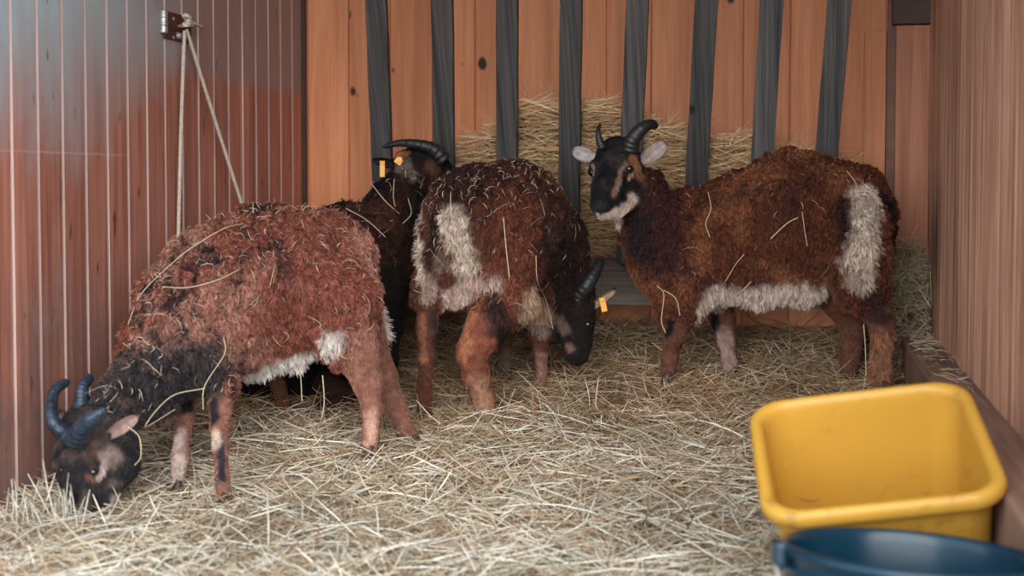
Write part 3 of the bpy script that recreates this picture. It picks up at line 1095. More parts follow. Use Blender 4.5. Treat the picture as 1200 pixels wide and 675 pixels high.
    def scraps(s, label, extra=()):
        V, F, C = s.scrap_data
        Vs, Fs, Cs, b = [V], [F], [C], len(V)
        for (pts, wd) in extra:
            Q = []
            for p in pts:
                if len(p) == 2:
                    Q.append(s.S(*p) + (CAM - s.S(*p)) * .006)
                else:
                    Q.append(W(*p))
            mb = MB().tube(curved(Q, 6), wd * .68, n=5)
            v = np.array(mb.v)
            f4 = np.array([f for f in mb.f if len(f) == 4])
            Vs.append(v); Fs.append(f4 + b); b += len(v)
            Cs.append(np.tile([[.66, .54, .36]], (len(v), 1)))
        me = mesh_np('straw_scraps', np.concatenate(Vs) - s.R, np.concatenate(Fs), np.concatenate(Cs), [M['straw']], smooth=True)
        tag(link('straw_scraps', me, None, s.R), label, 'straw', kind='stuff')

    def S(s, x, y):
        """surface point of the body seen at a pixel"""
        d = ray(x, y)
        hit = s.bvh.ray_cast(Vector(CAM), Vector(d))
        if hit[0] is None:
            near = s.bvh.find_nearest(Vector(CAM + d * np.linalg.norm(s.R - CAM)))
            return np.array(near[0])
        return np.array(hit[0])

    def paint(s, pts, r_px, Z, rgb, soft_px=None, ln=None, cu=None):
        k = Z / FPX
        s.paints.append(('p', pts, r_px * k, (soft_px if soft_px is not None else r_px * .3) * k, rgb, ln, cu))

    def horn(s, pts, r0, mat='horn', rings=0.10, flat=1.0, tip=0.25):
        """pts (px,py,Z); r0 base radius in metres"""
        P = curved([W(*p) for p in pts], 10)
        t = np.linspace(0, 1, len(P))
        r = r0 * ((1 - t) * (1 - tip) + tip) * np.where(t > .93, np.sqrt(np.clip((1.0 - t) / .07, 0.02, 1)), 1)
        # finer with growth rings
        n2 = 90
        ts = np.linspace(0, 1, n2)
        P2 = np.stack([np.interp(ts, t, P[:, i]) for i in range(3)], -1)
        r2 = np.interp(ts, t, r) * (1 + rings * np.abs(np.sin(ts * 34)) * (1 - ts) - rings * .5)
        o = MB().tube(P2, r2, n=16, flat=flat).build('horn', M[mat], s.root, s.R, smooth=True)
        return o

    def ear(s, base, tip, face, width, c_in, c_out, droop=0.0, cup=0.45, tagged=None):
        """base, tip (px,py,Z); face: direction the open side looks"""
        A, B = W(*base), W(*tip)
        ax = unit(B - A)
        L = np.linalg.norm(B - A)
        fc = unit(np.array(face, float) - ax * np.dot(face, ax))
        sd = np.cross(ax, fc)
        nu, nv = 16, 9
        V, C = [], []
        for layer in (0, 1):
            for i in range(nu + 1):
                t = i / nu
                wdt = width * (0.42 + 1.0 * math.sin(math.pi * min(1, t * .93 + .07)) ** .8 * .62) * (1 if t < .8 else max(0.12, math.sqrt(max(0, 1 - ((t - .8) / .205) ** 2))))
                for j in range(nv):
                    u = (j / (nv - 1)) * 2 - 1
                    depth_ = cup * width * (1 - t * .55) * (u * u - .45)
                    p = A + ax * L * t + sd * u * wdt * .5 + fc * depth_ - fc * (0.0035 * layer * (1 - .6 * abs(u)))
                    p = p + np.array([0, 0, -droop]) * t * t
                    V.append(p)
                    e = 0.75 if abs(u) > .9 or i > nu - 2 else (0.25 * (math.sin(j * 2.1 + i * .15) > .3))
                    ci = np.array(c_in) * (1 - e) + np.array(c_out) * e
                    C.append(ci * (.9 + .2 * random.random()) if layer == 0 else np.array(c_out))
        F = []
        n1 = (nu + 1) * nv
        for i in range(nu):
            for j in range(nv - 1):
                a = i * nv + j
                F.append((a, a + 1, a + nv + 1, a + nv))
                F.append((n1 + a, n1 + a + nv, n1 + a + nv + 1, n1 + a + 1))
        for i in range(nu):
            a, b = i * nv, (i + 1) * nv
            F.append((a, b, n1 + b, n1 + a))
            a, b = i * nv + nv - 1, (i + 1) * nv + nv - 1
            F.append((a, n1 + a, n1 + b, b))
        for j in range(nv - 1):
            F.append((j, n1 + j, n1 + j + 1, j + 1))
            a = nu * nv + j
            F.append((a, a + 1, n1 + a + 1, n1 + a))
        me = mesh_np('ear', np.array(V) - s.R, np.array(F), np.array(C), [M['coat']], smooth=True)
        o = link('ear', me, s.root)
        if tagged is not None:
            (tx, ty, tz, wpx, hpx, ang) = tagged
            s.tag_piece(o, tx, ty, tz, wpx, hpx, ang)
        return o

    def tag_piece(s, parent, tx, ty, tz, wpx, hpx, ang=0.0):
        c = W(tx, ty, tz)
        k = tz / FPX
        ca, sa = math.cos(ang), math.sin(ang)
        u = RT * ca + UP * sa
        v = -RT * sa + UP * ca
        n = -FW
        R = np.stack([u, v, n], 1)
        mb = MB().box((-wpx * k / 2, -hpx * k / 2, -.001), (wpx * k / 2, hpx * k / 2, .001), R=R, c=c)
        mb.tube([c + v * hpx * k * .35 + n * .001, c + v * hpx * k * .35 + n * .004], wpx * k * .38, n=12)
        return mb.build('ear_tag', M['tag'], parent, s.R, bevel=.0008)

    def eye(s, x, y, r, sink=.35):
        p = s.S(x, y)
        loc, nrm, i, d = s.bvh.find_nearest(Vector(p))
        nrm = np.array(nrm)
        c = p - nrm * r * sink
        bm = bmesh.new()
        bmesh.ops.create_uvsphere(bm, u_segments=20, v_segments=14, radius=r)
        for v in bm.verts:
            v.co = Vector(c - s.R) + v.co
        me = bpy.data.meshes.new('eye'); bm.to_mesh(me); bm.free()
        me.materials.append(M['eye'])
        me.polygons.foreach_set('use_smooth', np.ones(len(me.polygons), bool))
        return link('eye', me, s.root)

    def hoof(s, x, y, Z, r, face=(1, 0, 0)):
        c = W(x, y, Z)
        k = r / FPX * Z
        mb = MB()
        f = unit(np.array([face[0], face[1], 0.0]))
        g = np.array([-f[1], f[0], 0])
        for sgn in (-1, 1):
            P = [c + g * sgn * k * .5 + f * k * a + np.array([0, 0, b * k]) for a, b in ((-.3, 1.2), (0, .4), (.25, -.4), (.3, -1.0))]
            mb.tube(P, [k * .45, k * .55, k * .62, k * .66], n=10)
        return mb.build('hoof', M['hoof'], s.root, s.R, smooth=True)


# ---------------------------------------------------------------- sheep A: head down at the left wall
RB = dict(white=(0.62, 0.55, 0.50), black=(0.012, 0.011, 0.013))
A = Sheep('red-brown sheep with head down in the straw beside the left wall, white belly', (*W(330, 545, 2.6)[:2], 0.0),
          dict(wool=(0.220, 0.070, 0.048), wool2=(0.33, 0.150, 0.110), leg=(0.225, 0.100, 0.072), head=(0.026, 0.022, 0.024), mottle=.9, head_len=.0055),
          lat=FLAT * .93 + RT * .36)
b = A.b
b.chain([(368, 314, 2.66, 75), (318, 326, 2.61, 86), (264, 347, 2.55, 84), (225, 376, 2.49, 76), (206, 405, 2.44, 64)], 'wool', .03, .86)
b.chain([(392, 330, 2.67, 55)], 'wool', .03, .9)
b.chain([(285, 372, 2.57, 68), (345, 364, 2.62, 62)], 'wool', .03, .8)
b.chain([(206, 408, 2.43, 60), (170, 446, 2.37, 47), (132, 482, 2.33, 37)], 'wool', .03, .9)
b.chain([(108, 505, 2.31, 37), (98, 540, 2.28, 33), (100, 572, 2.26, 24), (104, 592, 2.25, 19)], 'head', .015)
b.chain([(134, 520, 2.30, 29), (142, 545, 2.275, 20), (126, 578, 2.26, 13)], 'head', .015)
b.chain([(235, 425, 2.41, 36), (258, 452, 2.37, 22)], 'wool', .02)
b.chain([(258, 452, 2.37, 21), (258, 500, 2.34, 13), (259, 525, 2.33, 11.5), (260, 560, 2.32, 10), (263, 583, 2.31, 12)], 'leg', .012)
b.chain([(212, 450, 2.48, 26), (216, 490, 2.44, 13), (211, 535, 2.40, 11.5), (208, 570, 2.38, 10.5)], 'leg', .012)
b.chain([(398, 350, 2.59, 52), (412, 398, 2.57, 38)], 'wool', .03)
b.chain([(414, 400, 2.56, 36), (430, 447, 2.54, 18), (436, 480, 2.53, 12.5), (434, 510, 2.52, 11), (434, 528, 2.52, 12)], 'leg', .018)
b.chain([(415, 385, 2.70, 38), (448, 440, 2.67, 18), (463, 475, 2.64, 13), (482, 516, 2.62, 12.5)], 'leg', .018)
b.chain([(113, 549, 2.22, 6)], 'head', .01, neg=True)
# paints: grey-black neck, white belly, white rim of the rump, black leg stripes, face
A.paint([(125, 470, 2.30), (180, 440, 2.34), (228, 438, 2.38)], 44, 2.35, (0.050, 0.040, 0.042), 22)
A.paint([(175, 470, 2.30), (228, 446, 2.38)], 36, 2.35, (0.035, 0.028, 0.030), 16)
A.paint([(304, 430), (328, 428), (352, 424), (374, 416)], 21, 2.6, RB['white'], 5, ln=.018, cu=.25)
A.paint([(380, 408), (391, 398)], 12, 2.6, RB['white'], 6, ln=.014, cu=.25)
A.paint([(310, 445, 2.62), (380, 425, 2.66)], 24, 2.6, RB['white'], 7, ln=.016, cu=.2)
A.paint([(428, 300, 2.78), (440, 345, 2.78), (444, 378, 2.76)], 34, 2.6, (0.62, 0.52, 0.46), 5, ln=.024, cu=.3)
A.paint([(250, 490), (250, 470)], 6, 2.4, (0.02, 0.018, 0.022), 3)
A.paint([(260, 515), (260, 560)], 4.5, 2.4, (0.03, 0.028, 0.04), 2)
A.paint([(252, 515)], 9, 2.4, (0.50, 0.38, 0.30), 4)
A.paint([(219, 465), (216, 475)], 12, 2.4, (0.02, 0.018, 0.022), 4)
A.paint([(210, 510), (208, 560)], 9, 2.4, (0.45, 0.34, 0.30), 5)
A.paint([(435, 490), (434, 515)], 9, 2.5, (0.50, 0.29, 0.22), 5)
A.paint([(112, 530), (104, 522)], 10, 2.3, (0.13, 0.060, 0.045), 5)
A.paint([(128, 534)], 13, 2.3, (0.26, 0.19, 0.165), 6)
A.paint([(120, 546), (120, 554), (114, 560)], 3.6, 2.3, (0.40, 0.31, 0.28), 1.6)
A.paint([(104, 559), (109, 562)], 3.5, 2.3, (0.20, 0.09, 0.06), 3)
A.paint([(95, 520), (80, 530)], 9, 2.3, (0.085, 0.065, 0.06), 7)
A.paint([(92, 585), (105, 592)], 12, 2.3, (0.012, 0.011, 0.012), 5)
A.paint([(150, 568), (138, 582)], 8, 2.3, (0.42, 0.33, 0.27), 4)
A.paint([(168, 530)], 9, 2.3, (0.40, 0.32, 0.28), 4)
A.build(h=.0038, fur=190000, fur_len=.0085, lump=.0110, lf1=60, under=.5, streak=.9, scraps=620, scrap_bias=.25, seed=3, flow=(.25, .0, -1), ridge=.012, wool_w=.0013)
A.horn([(80, 512, 2.24), (62, 494, 2.23), (61, 468, 2.26), (68, 454, 2.28), (82, 447, 2.31)], .0185, 'horn_grey', tip=.42, flat=.75)
A.horn([(90, 516, 2.215), (99, 499, 2.17), (112, 488, 2.155), (126, 480, 2.16)], .0215, 'horn_grey', tip=.36, flat=.8)
A.horn([(96, 480, 2.30), (97, 455, 2.31), (108, 440, 2.34)], .0170, 'horn_grey', tip=.5, flat=.8)
A.ear((128, 510, 2.225), (163, 487, 2.20), (-.2, -1, -.35), .022, (0.42, 0.28, 0.24), (0.10, 0.07, 0.06))
A.ear((78, 500, 2.36), (70, 482, 2.40), (-.2, -1, .1), .028, (0.2, 0.14, 0.12), (0.03, 0.025, 0.025))
A.eye(111, 553, .0080, .6)
A.eye(70, 552, .0080, .6)
for q in ((263, 588, 2.31, 10), (209, 574, 2.38, 10), (433, 532, 2.52, 10), (484, 521, 2.62, 10)):
    A.hoof(*q, face=-RT)
A.scraps('straw scraps clinging to the back of the red-brown sheep by the left wall',
         [([(150, 380), (165, 345), (200, 310), (225, 290), (262, 268), (285, 262)], .0010), ([(190, 336), (220, 337), (255, 328), (280, 316)], .0010),
          ([(205, 480, 2.33), (170, 500, 2.25), (200, 465, 2.3), (240, 455, 2.34)], .0012), ([(262, 395), (263, 415), (240, 452, 2.33), (238, 480, 2.33)], .0011),
          ([(150, 500, 2.2), (163, 512, 2.19), (165, 535, 2.19), (158, 545, 2.2)], .0012), ([(378, 440, 2.5), (380, 470, 2.5), (377, 490, 2.5)], .0013),
          ([(352, 430, 2.5), (354, 470, 2.5)], .0011)])

# ---------------------------------------------------------------- sheep B: middle, seen from behind
Bs = Sheep('dark brown sheep seen from behind, pale rump patch, head down by the rack plank', (*W(560, 480, 2.9)[:2], 0.06),
           dict(wool=(0.042, 0.018, 0.015), wool2=(0.105, 0.038, 0.024), leg=(0.115, 0.043, 0.028), head=(0.014, 0.011, 0.011)), lat=RT * .85 - FLAT * .5)
b = Bs.b
b.chain([(560, 262, 2.88, 70), (596, 268, 2.97, 76), (626, 290, 3.04, 60), (645, 322, 3.07, 46)], 'wool', .03, .95)
b.chain([(540, 290, 2.86, 52)], 'wool', .03)
b.chain([(590, 310, 2.96, 50), (625, 335, 3.04, 42)], 'wool', .03)
b.chain([(650, 330, 3.08, 42), (668, 352, 3.06, 30)], 'wool', .02)
b.chain([(672, 352, 3.06, 27), (672, 380, 3.03, 24), (676, 400, 3.01, 17), (677, 414, 3.0, 14)], 'head', .015)
b.chain([(516, 305, 2.82, 31), (505, 345, 2.81, 21)], 'wool', .02)
b.chain([(504, 345, 2.81, 19), (500, 385, 2.81, 13), (499, 420, 2.82, 10.5), (497, 460, 2.81, 10), (497, 490, 2.80, 11)], 'leg', .015)
b.chain([(588, 305, 2.87, 50), (588, 345, 2.86, 40)], 'wool', .03)
b.chain([(586, 350, 2.86, 36), (568, 388, 2.84, 25), (552, 413, 2.83, 18), (558, 440, 2.82, 16), (566, 465, 2.82, 14), (572, 488, 2.81, 14)], 'leg', .02)
b.chain([(534, 335, 2.86, 22), (537, 348, 2.86, 19)], 'leg', .012)
b.chain([(625, 345, 3.03, 32), (632, 378, 3.03, 18)], 'wool', .02)
b.chain([(632, 385, 3.03, 14), (634, 410, 3.03, 10), (634, 435, 3.03, 8), (635, 456, 3.03, 9)], 'leg', .012)
b.chain([(592, 350, 3.13, 24), (591, 392, 3.13, 12), (591, 420, 3.13, 9), (592, 440, 3.13, 9)], 'leg', .012)
b.chain([(528, 262, 2.78, 14), (524, 300, 2.77, 12), (522, 325, 2.77, 9)], 'wool', .015)     # short tail
b.chain([(534, 343, 2.85, 20), (532, 346, 2.84, 18)], 'leg', .01)
W_ = (0.56, 0.44, 0.36)
Bs.paint([(590, 330), (570, 380), (560, 440)], 30, 2.8, (0.20, 0.065, 0.04), 12)
Bs.paint([(600, 250), (610, 300)], 34, 2.9, (0.14, 0.042, 0.026), 22)
Bs.paint([(530, 252), (538, 290), (545, 312)], 15, 2.8, W_, 6, ln=.013, cu=.5)
Bs.paint([(540, 325), (560, 332), (580, 330)], 9, 2.8, (0.44, 0.31, 0.26), 5, ln=.015, cu=.3)
Bs.paint([(532, 345)], 21, 2.8, (0.55, 0.40, 0.35), 4, ln=.008)
Bs.paint([(497, 250), (492, 290), (494, 325)], 6, 2.8, W_, 3, ln=.014, cu=.3)
Bs.paint([(508, 258), (507, 305)], 8.5, 2.8, (0.03, 0.016, 0.014), 4)
Bs.paint([(505, 330), (500, 345)], 8, 2.8, (0.40, 0.27, 0.22), 4, ln=.017, cu=.3)
Bs.paint([(515, 300), (512, 320)], 7, 2.8, (0.16, 0.10, 0.08), 5)
Bs.paint([(552, 372), (543, 395), (545, 415)], 9, 2.8, (0.34, 0.13, 0.07), 5)
Bs.paint([(580, 362), (588, 380)], 17, 2.8, (0.045, 0.022, 0.02), 8)
Bs.paint([(507, 370), (506, 440)], 7, 2.8, (0.035, 0.026, 0.028), 3)
Bs.paint([(495, 370), (495, 420)], 5, 2.8, (0.30, 0.12, 0.07), 3)
Bs.paint([(562, 455), (570, 485)], 15, 2.8, (0.28, 0.145, 0.09), 6)
Bs.paint([(620, 355), (634, 372)], 17, 3.0, (0.42, 0.27, 0.18), 6, ln=.016, cu=.2)
Bs.paint([(634, 385)], 11, 3.0, (0.30, 0.22, 0.19), 5)
Bs.paint([(634, 420), (636, 450)], 10, 3.0, (0.26, 0.13, 0.10), 4)
Bs.paint([(591, 395)], 12, 3.1, (0.012, 0.01, 0.01), 4)
Bs.paint([(592, 425)], 12, 3.1, (0.15, 0.10, 0.08), 6)
Bs.paint([(655, 300), (672, 345)], 26, 3.0, (0.022, 0.013, 0.012), 12)
Bs.paint([(660, 385), (655, 375)], 7, 3.0, (0.13, 0.09, 0.07), 4)
Bs.paint([(667, 408)], 6, 3.0, (0.20, 0.11, 0.09), 3)
Bs.build(h=.0038, fur=160000, fur_len=.0085, lump=.0100, lf1=66, under=.5, scraps=420, scrap_bias=.45, seed=17, flow=(.05, -.2, -1), ridge=.003)
Bs.horn([(676, 350, 3.02), (688, 334, 3.00), (699, 316, 3.01), (705, 302, 3.03)], .0205, 'horn', tip=.46)
Bs.horn([(660, 345, 3.04), (650, 332, 3.02), (646, 318, 3.04)], .0130, 'horn', tip=.4)
Bs.ear((689, 362, 3.03), (722, 338, 3.02), (.5, -1, -.6), .024, (0.34, 0.24, 0.17), (0.012, 0.01, 0.01), tagged=(707, 357, 3.0, 7, 17, .2))
Bs.ear((655, 360, 3.07), (640, 352, 3.10), (-.4, -1, -.3), .026, (0.2, 0.14, 0.10), (0.012, 0.01, 0.01))
Bs.eye(690, 380, .009, .3)
for q in ((497, 494, 2.80, 10), (574, 494, 2.81, 12), (635, 460, 3.03, 8), (592, 444, 3.13, 8)):
    Bs.hoof(*q, face=FLAT)
Bs.scraps('straw scraps scattered over the back of the dark sheep seen from behind',
          [([(590, 255), (593, 290), (597, 325)], .0014), ([(530, 200), (528, 230), (530, 262)], .0012), ([(628, 300), (630, 330), (640, 352), (648, 385, 2.95)], .0012),
           ([(530, 280), (537, 290), (542, 298)], .0018)])

# ---------------------------------------------------------------- sheep C: right, looking at the camera
Cs_ = Sheep('chestnut sheep on the right with black and tan face turned to the camera', (*W(900, 450, 3.06)[:2], 0.09),
            dict(wool=(0.115, 0.036, 0.019), wool2=(0.215, 0.078, 0.036), leg=(0.125, 0.052, 0.034), head=(0.016, 0.014, 0.015), mottle=.25), lat=FLAT * .97 - RT * .15)
b = Cs_.b
b.chain([(982, 244, 3.03, 58), (932, 250, 3.05, 74), (872, 272, 3.07, 67), (818, 288, 3.09, 66), (790, 296, 3.10, 54)], 'wool', .03, .88)
b.chain([(895, 300, 3.07, 60), (940, 300, 3.05, 54)], 'wool', .03, .85)
b.chain([(998, 262, 3.00, 44), (1002, 300, 2.98, 38)], 'wool', .03)
b.chain([(790, 300, 3.08, 52), (768, 270, 3.04, 40), (750, 225, 3.01, 31)], 'wool', .03)
b.chain([(800, 325, 3.07, 44), (795, 360, 3.06, 27)], 'wool', .02)
b.chain([(795, 365, 3.05, 22), (789, 395, 3.05, 14.5), (785, 420, 3.05, 11), (782, 440, 3.05, 11)], 'leg', .012)
b.chain([(836, 345, 3.16, 24), (847, 372, 3.16, 16), (851, 400, 3.16, 12.5), (855, 425, 3.16, 11), (856, 436, 3.16, 11)], 'leg', .012)
b.chain([(1002, 300, 2.98, 42), (1010, 335, 2.97, 34)], 'wool', .02)
b.chain([(1008, 334, 2.97, 30), (1032, 374, 2.97, 17), (1034, 395, 2.97, 13.5), (1031, 430, 2.97, 12), (1031, 455, 2.97, 12.5)], 'leg', .02)
b.chain([(982, 312, 3.10, 38), (984, 350, 3.10, 23), (1000, 384, 3.10, 16), (996, 420, 3.10, 12), (993, 452, 3.10, 12)], 'leg', .02)
b.chain([(1016, 215, 3.05, 20), (1036, 250, 3.08, 15), (1037, 290, 3.08, 13)], 'wool', .02)
# head
b.chain([(724, 186, 2.985, 27), (720, 204, 2.96, 25)], 'head', .012)
b.chain([(718, 196, 2.955, 23), (711, 222, 2.90, 17.5), (704, 240, 2.87, 13)], 'head', .012)
b.chain([(740, 212, 2.985, 18), (736, 230, 2.960, 17), (720, 244, 2.915, 13), (706, 250, 2.885, 9)], 'head', .010)
b.chain([(738, 188, 2.955, 8), (745, 198, 2.955, 7)], 'head', .010)
b.chain([(697, 192, 2.945, 6), (693, 202, 2.955, 5)], 'head', .008)
b.chain([(741, 199, 2.918, 6.5)], 'head', .006, neg=True)
b.chain([(697, 238, 2.853, 2.6), (694, 240, 2.85, 1.5)], 'head', .003, neg=True)
b.chain([(708, 239, 2.848, 2.6), (711, 237, 2.85, 1.5)], 'head', .003, neg=True)
b.chain([(694, 247, 2.860, 1.0), (705, 250, 2.856, 1.2), (722, 244, 2.885, 0.8)], 'head', .003, neg=True)
P = Cs_.paint
P([(762, 215, 2.98), (775, 290, 2.98), (755, 300, 2.98)], 34, 3.0, (0.048, 0.018, 0.016), 16)
P([(748, 262), (745, 285)], 18, 3.0, (0.025, 0.015, 0.016), 10)
P([(840, 350, 3.03), (880, 353, 3.03), (925, 348, 3.0), (950, 352, 3.02)], 22, 3.0, (0.56, 0.44, 0.37), 7, ln=.017, cu=.35)
P([(822, 362, 3.05), (842, 352, 3.10)], 16, 3.0, (0.50, 0.38, 0.32), 6, ln=.016, cu=.3)
P([(1013, 232), (1012, 270), (1008, 312)], 18, 3.0, (0.56, 0.44, 0.36), 7, ln=.014, cu=.6)
P([(1000, 325), (1012, 330)], 10, 3.0, (0.42, 0.31, 0.25), 5, ln=.020, cu=.3)
P([(988, 240), (988, 275)], 8, 3.0, (0.03, 0.014, 0.012), 6)
P([(1040, 235), (1043, 280)], 13, 3.0, (0.022, 0.010, 0.012), 5)
P([(1028, 365), (1022, 350)], 12, 3.0, (0.05, 0.022, 0.02), 8)
P([(1032, 400), (1030, 440)], 15, 3.0, (0.28, 0.125, 0.07), 7, ln=.010)
P([(1030, 370), (1038, 372)], 8, 3.0, (0.035, 0.018, 0.016), 5)
P([(786, 378), (783, 390)], 5, 3.0, (0.010, 0.010, 0.012), 2)
P([(838, 372), (837, 384)], 6, 3.1, (0.010, 0.010, 0.014), 3)
P([(850, 395), (855, 430)], 10, 3.1, (0.34, 0.22, 0.19), 5)
# face markings
P([(743, 190), (746, 207)], 9.5, 2.95, (0.20, 0.090, 0.050), 3)
P([(733, 192), (728, 200), (724, 215), (719, 228)], 3.6, 2.95, (0.27, 0.165, 0.12), 2)
P([(738, 212), (748, 218), (742, 230)], 9, 2.95, (0.016, 0.013, 0.013), 3)
P([(741, 205), (737, 208)], 3.2, 2.95, (0.42, 0.22, 0.15), 1.6)
P([(697, 255), (708, 256), (722, 252), (736, 244)], 9.5, 2.9, (0.56, 0.44, 0.38), 2.5)
P([(742, 234)], 8, 2.9, (0.50, 0.38, 0.32), 4)
P([(693, 249), (700, 251)], 3.0, 2.9, (0.50, 0.42, 0.38), 1.2)
P([(694, 194), (696, 204)], 3.0, 2.95, (0.30, 0.20, 0.16), 1.5)
P([(707, 178), (708, 200), (703, 232)], 10, 2.92, (0.012, 0.012, 0.014), 3)
P([(725, 178), (722, 190)], 8, 2.92, (0.028, 0.022, 0.022), 4)
P([(702, 241)], 7, 2.9, (0.022, 0.022, 0.026), 2)
Cs_.build(h=.0034, fur=210000, fur_len=.0068, lump=.0100, lf1=78, under=.5, streak=.45, scraps=120, scrap_bias=.3, seed=29, flow=(.15, 0, -1), ridge=.003)
Cs_.horn([(738, 176, 2.955), (742, 163, 2.945), (752, 151, 2.94), (763, 145.5, 2.95), (769, 149, 2.965)], .0200, 'horn', tip=.46)
Cs_.horn([(706, 174, 2.95), (702, 162, 2.95), (701, 152, 2.955), (704, 144.5, 2.97)], .0100, 'horn', tip=.32)
Cs_.ear((752, 190, 2.98), (782, 167, 2.985), (-.15, -1, -.1), .036, (0.40, 0.30, 0.28), (0.04, 0.03, 0.03), cup=.35)
Cs_.ear((697, 185, 2.985), (670, 176, 3.0), (-.2, -1, .05), .032, (0.42, 0.37, 0.36), (0.05, 0.04, 0.04), cup=.35)
Cs_.eye(739, 198, .0100, .5)
Cs_.eye(693, 203, .0080, .55)
for q in ((781, 446, 3.05, 10), (857, 441, 3.16, 10), (1031, 460, 2.97, 12), (993, 457, 3.10, 11)):
    Cs_.hoof(*q, face=-RT)
Cs_.scraps('few straw stems stuck to the side of the chestnut sheep',
           [([(935, 255), (922, 262), (908, 275), (903, 280)], .0016), ([(830, 225), (833, 245), (827, 262), (832, 278)], .0012), ([(940, 248), (943, 270), (946, 288)], .0012),
            ([(992, 200), (1003, 215), (1008, 235)], .0011), ([(770, 335), (778, 345, 2.98), (775, 375, 2.98), (780, 390, 2.98)], .0014), ([(778, 340, 2.98), (792, 350, 2.97), (797, 370, 2.97)], .0012),
            ([(880, 330), (868, 342), (850, 352)], .0014), ([(1012, 380, 2.9), (1014, 405, 2.9), (1015, 440, 2.9)], .0014), ([(850, 330), (862, 310), (872, 298)], .0012)])

# ---------------------------------------------------------------- sheep D: black, behind, facing the rack
D = Sheep('black sheep with a swept-back horn standing behind the middle sheep, face hidden', (*W(430, 443, 3.13)[:2], 0.10),
          dict(wool=(0.014, 0.010, 0.010), wool2=(0.040, 0.018, 0.014), leg=(0.018, 0.013, 0.013), head=(0.014, 0.011, 0.011)), lat=FLAT)
b = D.b
b.chain([(368, 312, 3.13, 58), (410, 300, 3.13, 60), (450, 298, 3.13, 52)], 'wool', .03, .82)
b.chain([(452, 290, 3.13, 46), (468, 245, 3.16, 36), (486, 212, 3.19, 25)], 'wool', .03)
b.chain([(480, 196, 3.19, 22), (500, 195, 3.20, 24), (525, 212, 3.22, 16), (542, 226, 3.23, 12)], 'head', .015)
b.chain([(458, 335, 3.07, 26), (460, 385, 3.07, 13), (459, 420, 3.07, 9), (459, 443, 3.07, 10)], 'leg', .015)
b.chain([(440, 335, 3.18, 26), (446, 385, 3.18, 12), (446, 420, 3.18, 9), (446, 440, 3.18, 10)], 'leg', .015)
b.chain([(362, 335, 3.10, 36), (352, 385, 3.10, 16), (356, 420, 3.10, 10), (356, 443, 3.10, 10)], 'leg', .015)
b.chain([(380, 335, 3.19, 30), (376, 385, 3.19, 14), (378, 420, 3.19, 9), (378, 440, 3.19, 10)], 'leg', .015)
D.paint([(420, 235, 3.05), (440, 245, 3.05)], 26, 3.1, (0.075, 0.028, 0.022), 12)
D.paint([(470, 192), (482, 204)], 9, 3.1, (0.17, 0.125, 0.105), 4, ln=.006)
D.paint([(466, 181), (474, 180)], 6, 3.1, (0.30, 0.12, 0.06), 3)
D.paint([(505, 195), (510, 205)], 7, 3.1, (0.08, 0.035, 0.025), 4)
D.build(h=.005, fur=45000, fur_len=.013, lump=.008, scraps=70, seed=41)
D.horn([(521, 188, 3.16), (508, 175, 3.15), (488, 169, 3.15), (466, 168, 3.16), (448, 173, 3.17)], .0190, 'horn', tip=.30, rings=.2)
D.horn([(516, 188, 3.24), (505, 177, 3.25), (490, 173, 3.26), (476, 174, 3.27)], .0150, 'horn', tip=.30, rings=.2)
D.ear((464, 192, 3.17), (437, 187, 3.15), (-.2, -1, -.5), .026, (0.03, 0.022, 0.02), (0.012, 0.01, 0.01), tagged=(448, 198, 3.13, 6, 19, 0.0))
e2 = D.ear((478, 185, 3.24), (464, 181, 3.26), (-.2, -1, .3), .024, (0.32, 0.14, 0.08), (0.012, 0.01, 0.01), tagged=(467, 189, 3.12, 9, 7, -.6))
for q in ((459, 447, 3.07, 9), (446, 444, 3.18, 9), (356, 447, 3.10, 9), (378, 444, 3.19, 9)):
    D.hoof(*q, face=RT)
D.scraps('thin straw scraps caught in the neck wool of the black sheep at the back',
         [([(435, 215, 3.08), (452, 236, 3.06), (470, 252, 3.08)], .0013), ([(462, 210, 3.06), (461, 230, 3.05), (463, 242, 3.05)], .0011),
          ([(405, 244, 3.0), (430, 258, 3.0), (452, 278, 3.0)], .0012), ([(478, 232, 3.06), (482, 250, 3.05), (472, 262, 3.05)], .0011)])

# ---------------------------------------------------------------- sheep E: lying behind sheep A
E = Sheep('black sheep lying in the straw behind the legs of the red-brown sheep', (*W(350, 470, 2.97)[:2], 0.07),
          dict(wool=(0.010, 0.009, 0.010), wool2=(0.022, 0.014, 0.013), leg=(0.04, 0.022, 0.018), head=(0.014, 0.011, 0.011)), lat=FLAT)
b = E.b
b.chain([(372, 436, 2.95, 42), (325, 436, 2.95, 42), (300, 440, 2.95, 32)], 'wool', .03, .8)
b.chain([(300, 430, 2.94, 28), (278, 415, 2.93, 22)], 'wool', .02)
b.chain([(274, 412, 2.93, 20), (256, 424, 2.92, 15), (244, 434, 2.91, 11)], 'head', .012)
b.chain([(322, 440, 2.86, 15), (328, 458, 2.85, 10), (333, 474, 2.83, 9), (318, 482, 2.82, 8)], 'leg', .012)
b.chain([(385, 452, 2.88, 20), (408, 462, 2.86, 12), (390, 474, 2.84, 9), (372, 477, 2.83, 8)], 'leg', .012)
E.paint([(326, 452), (330, 472)], 11, 2.9, (0.14, 0.06, 0.035), 4)
E.build(h=.005, fur=16000, fur_len=.013, lump=.007, scraps=30, seed=53)
E.horn([(270, 402, 2.90), (276, 392, 2.90), (288, 388, 2.91)], .012, 'horn')
E.ear((280, 408, 2.89), (296, 404, 2.88), (0, -1, -.3), .024, (0.03, 0.022, 0.02), (0.012, 0.01, 0.01))
E.eye(262, 416, .008, .3)
E.hoof(316, 484, 2.82, 8, face=-RT)
E.hoof(370, 479, 2.83, 8, face=-RT)
E.scraps('a little straw on the black sheep lying down')


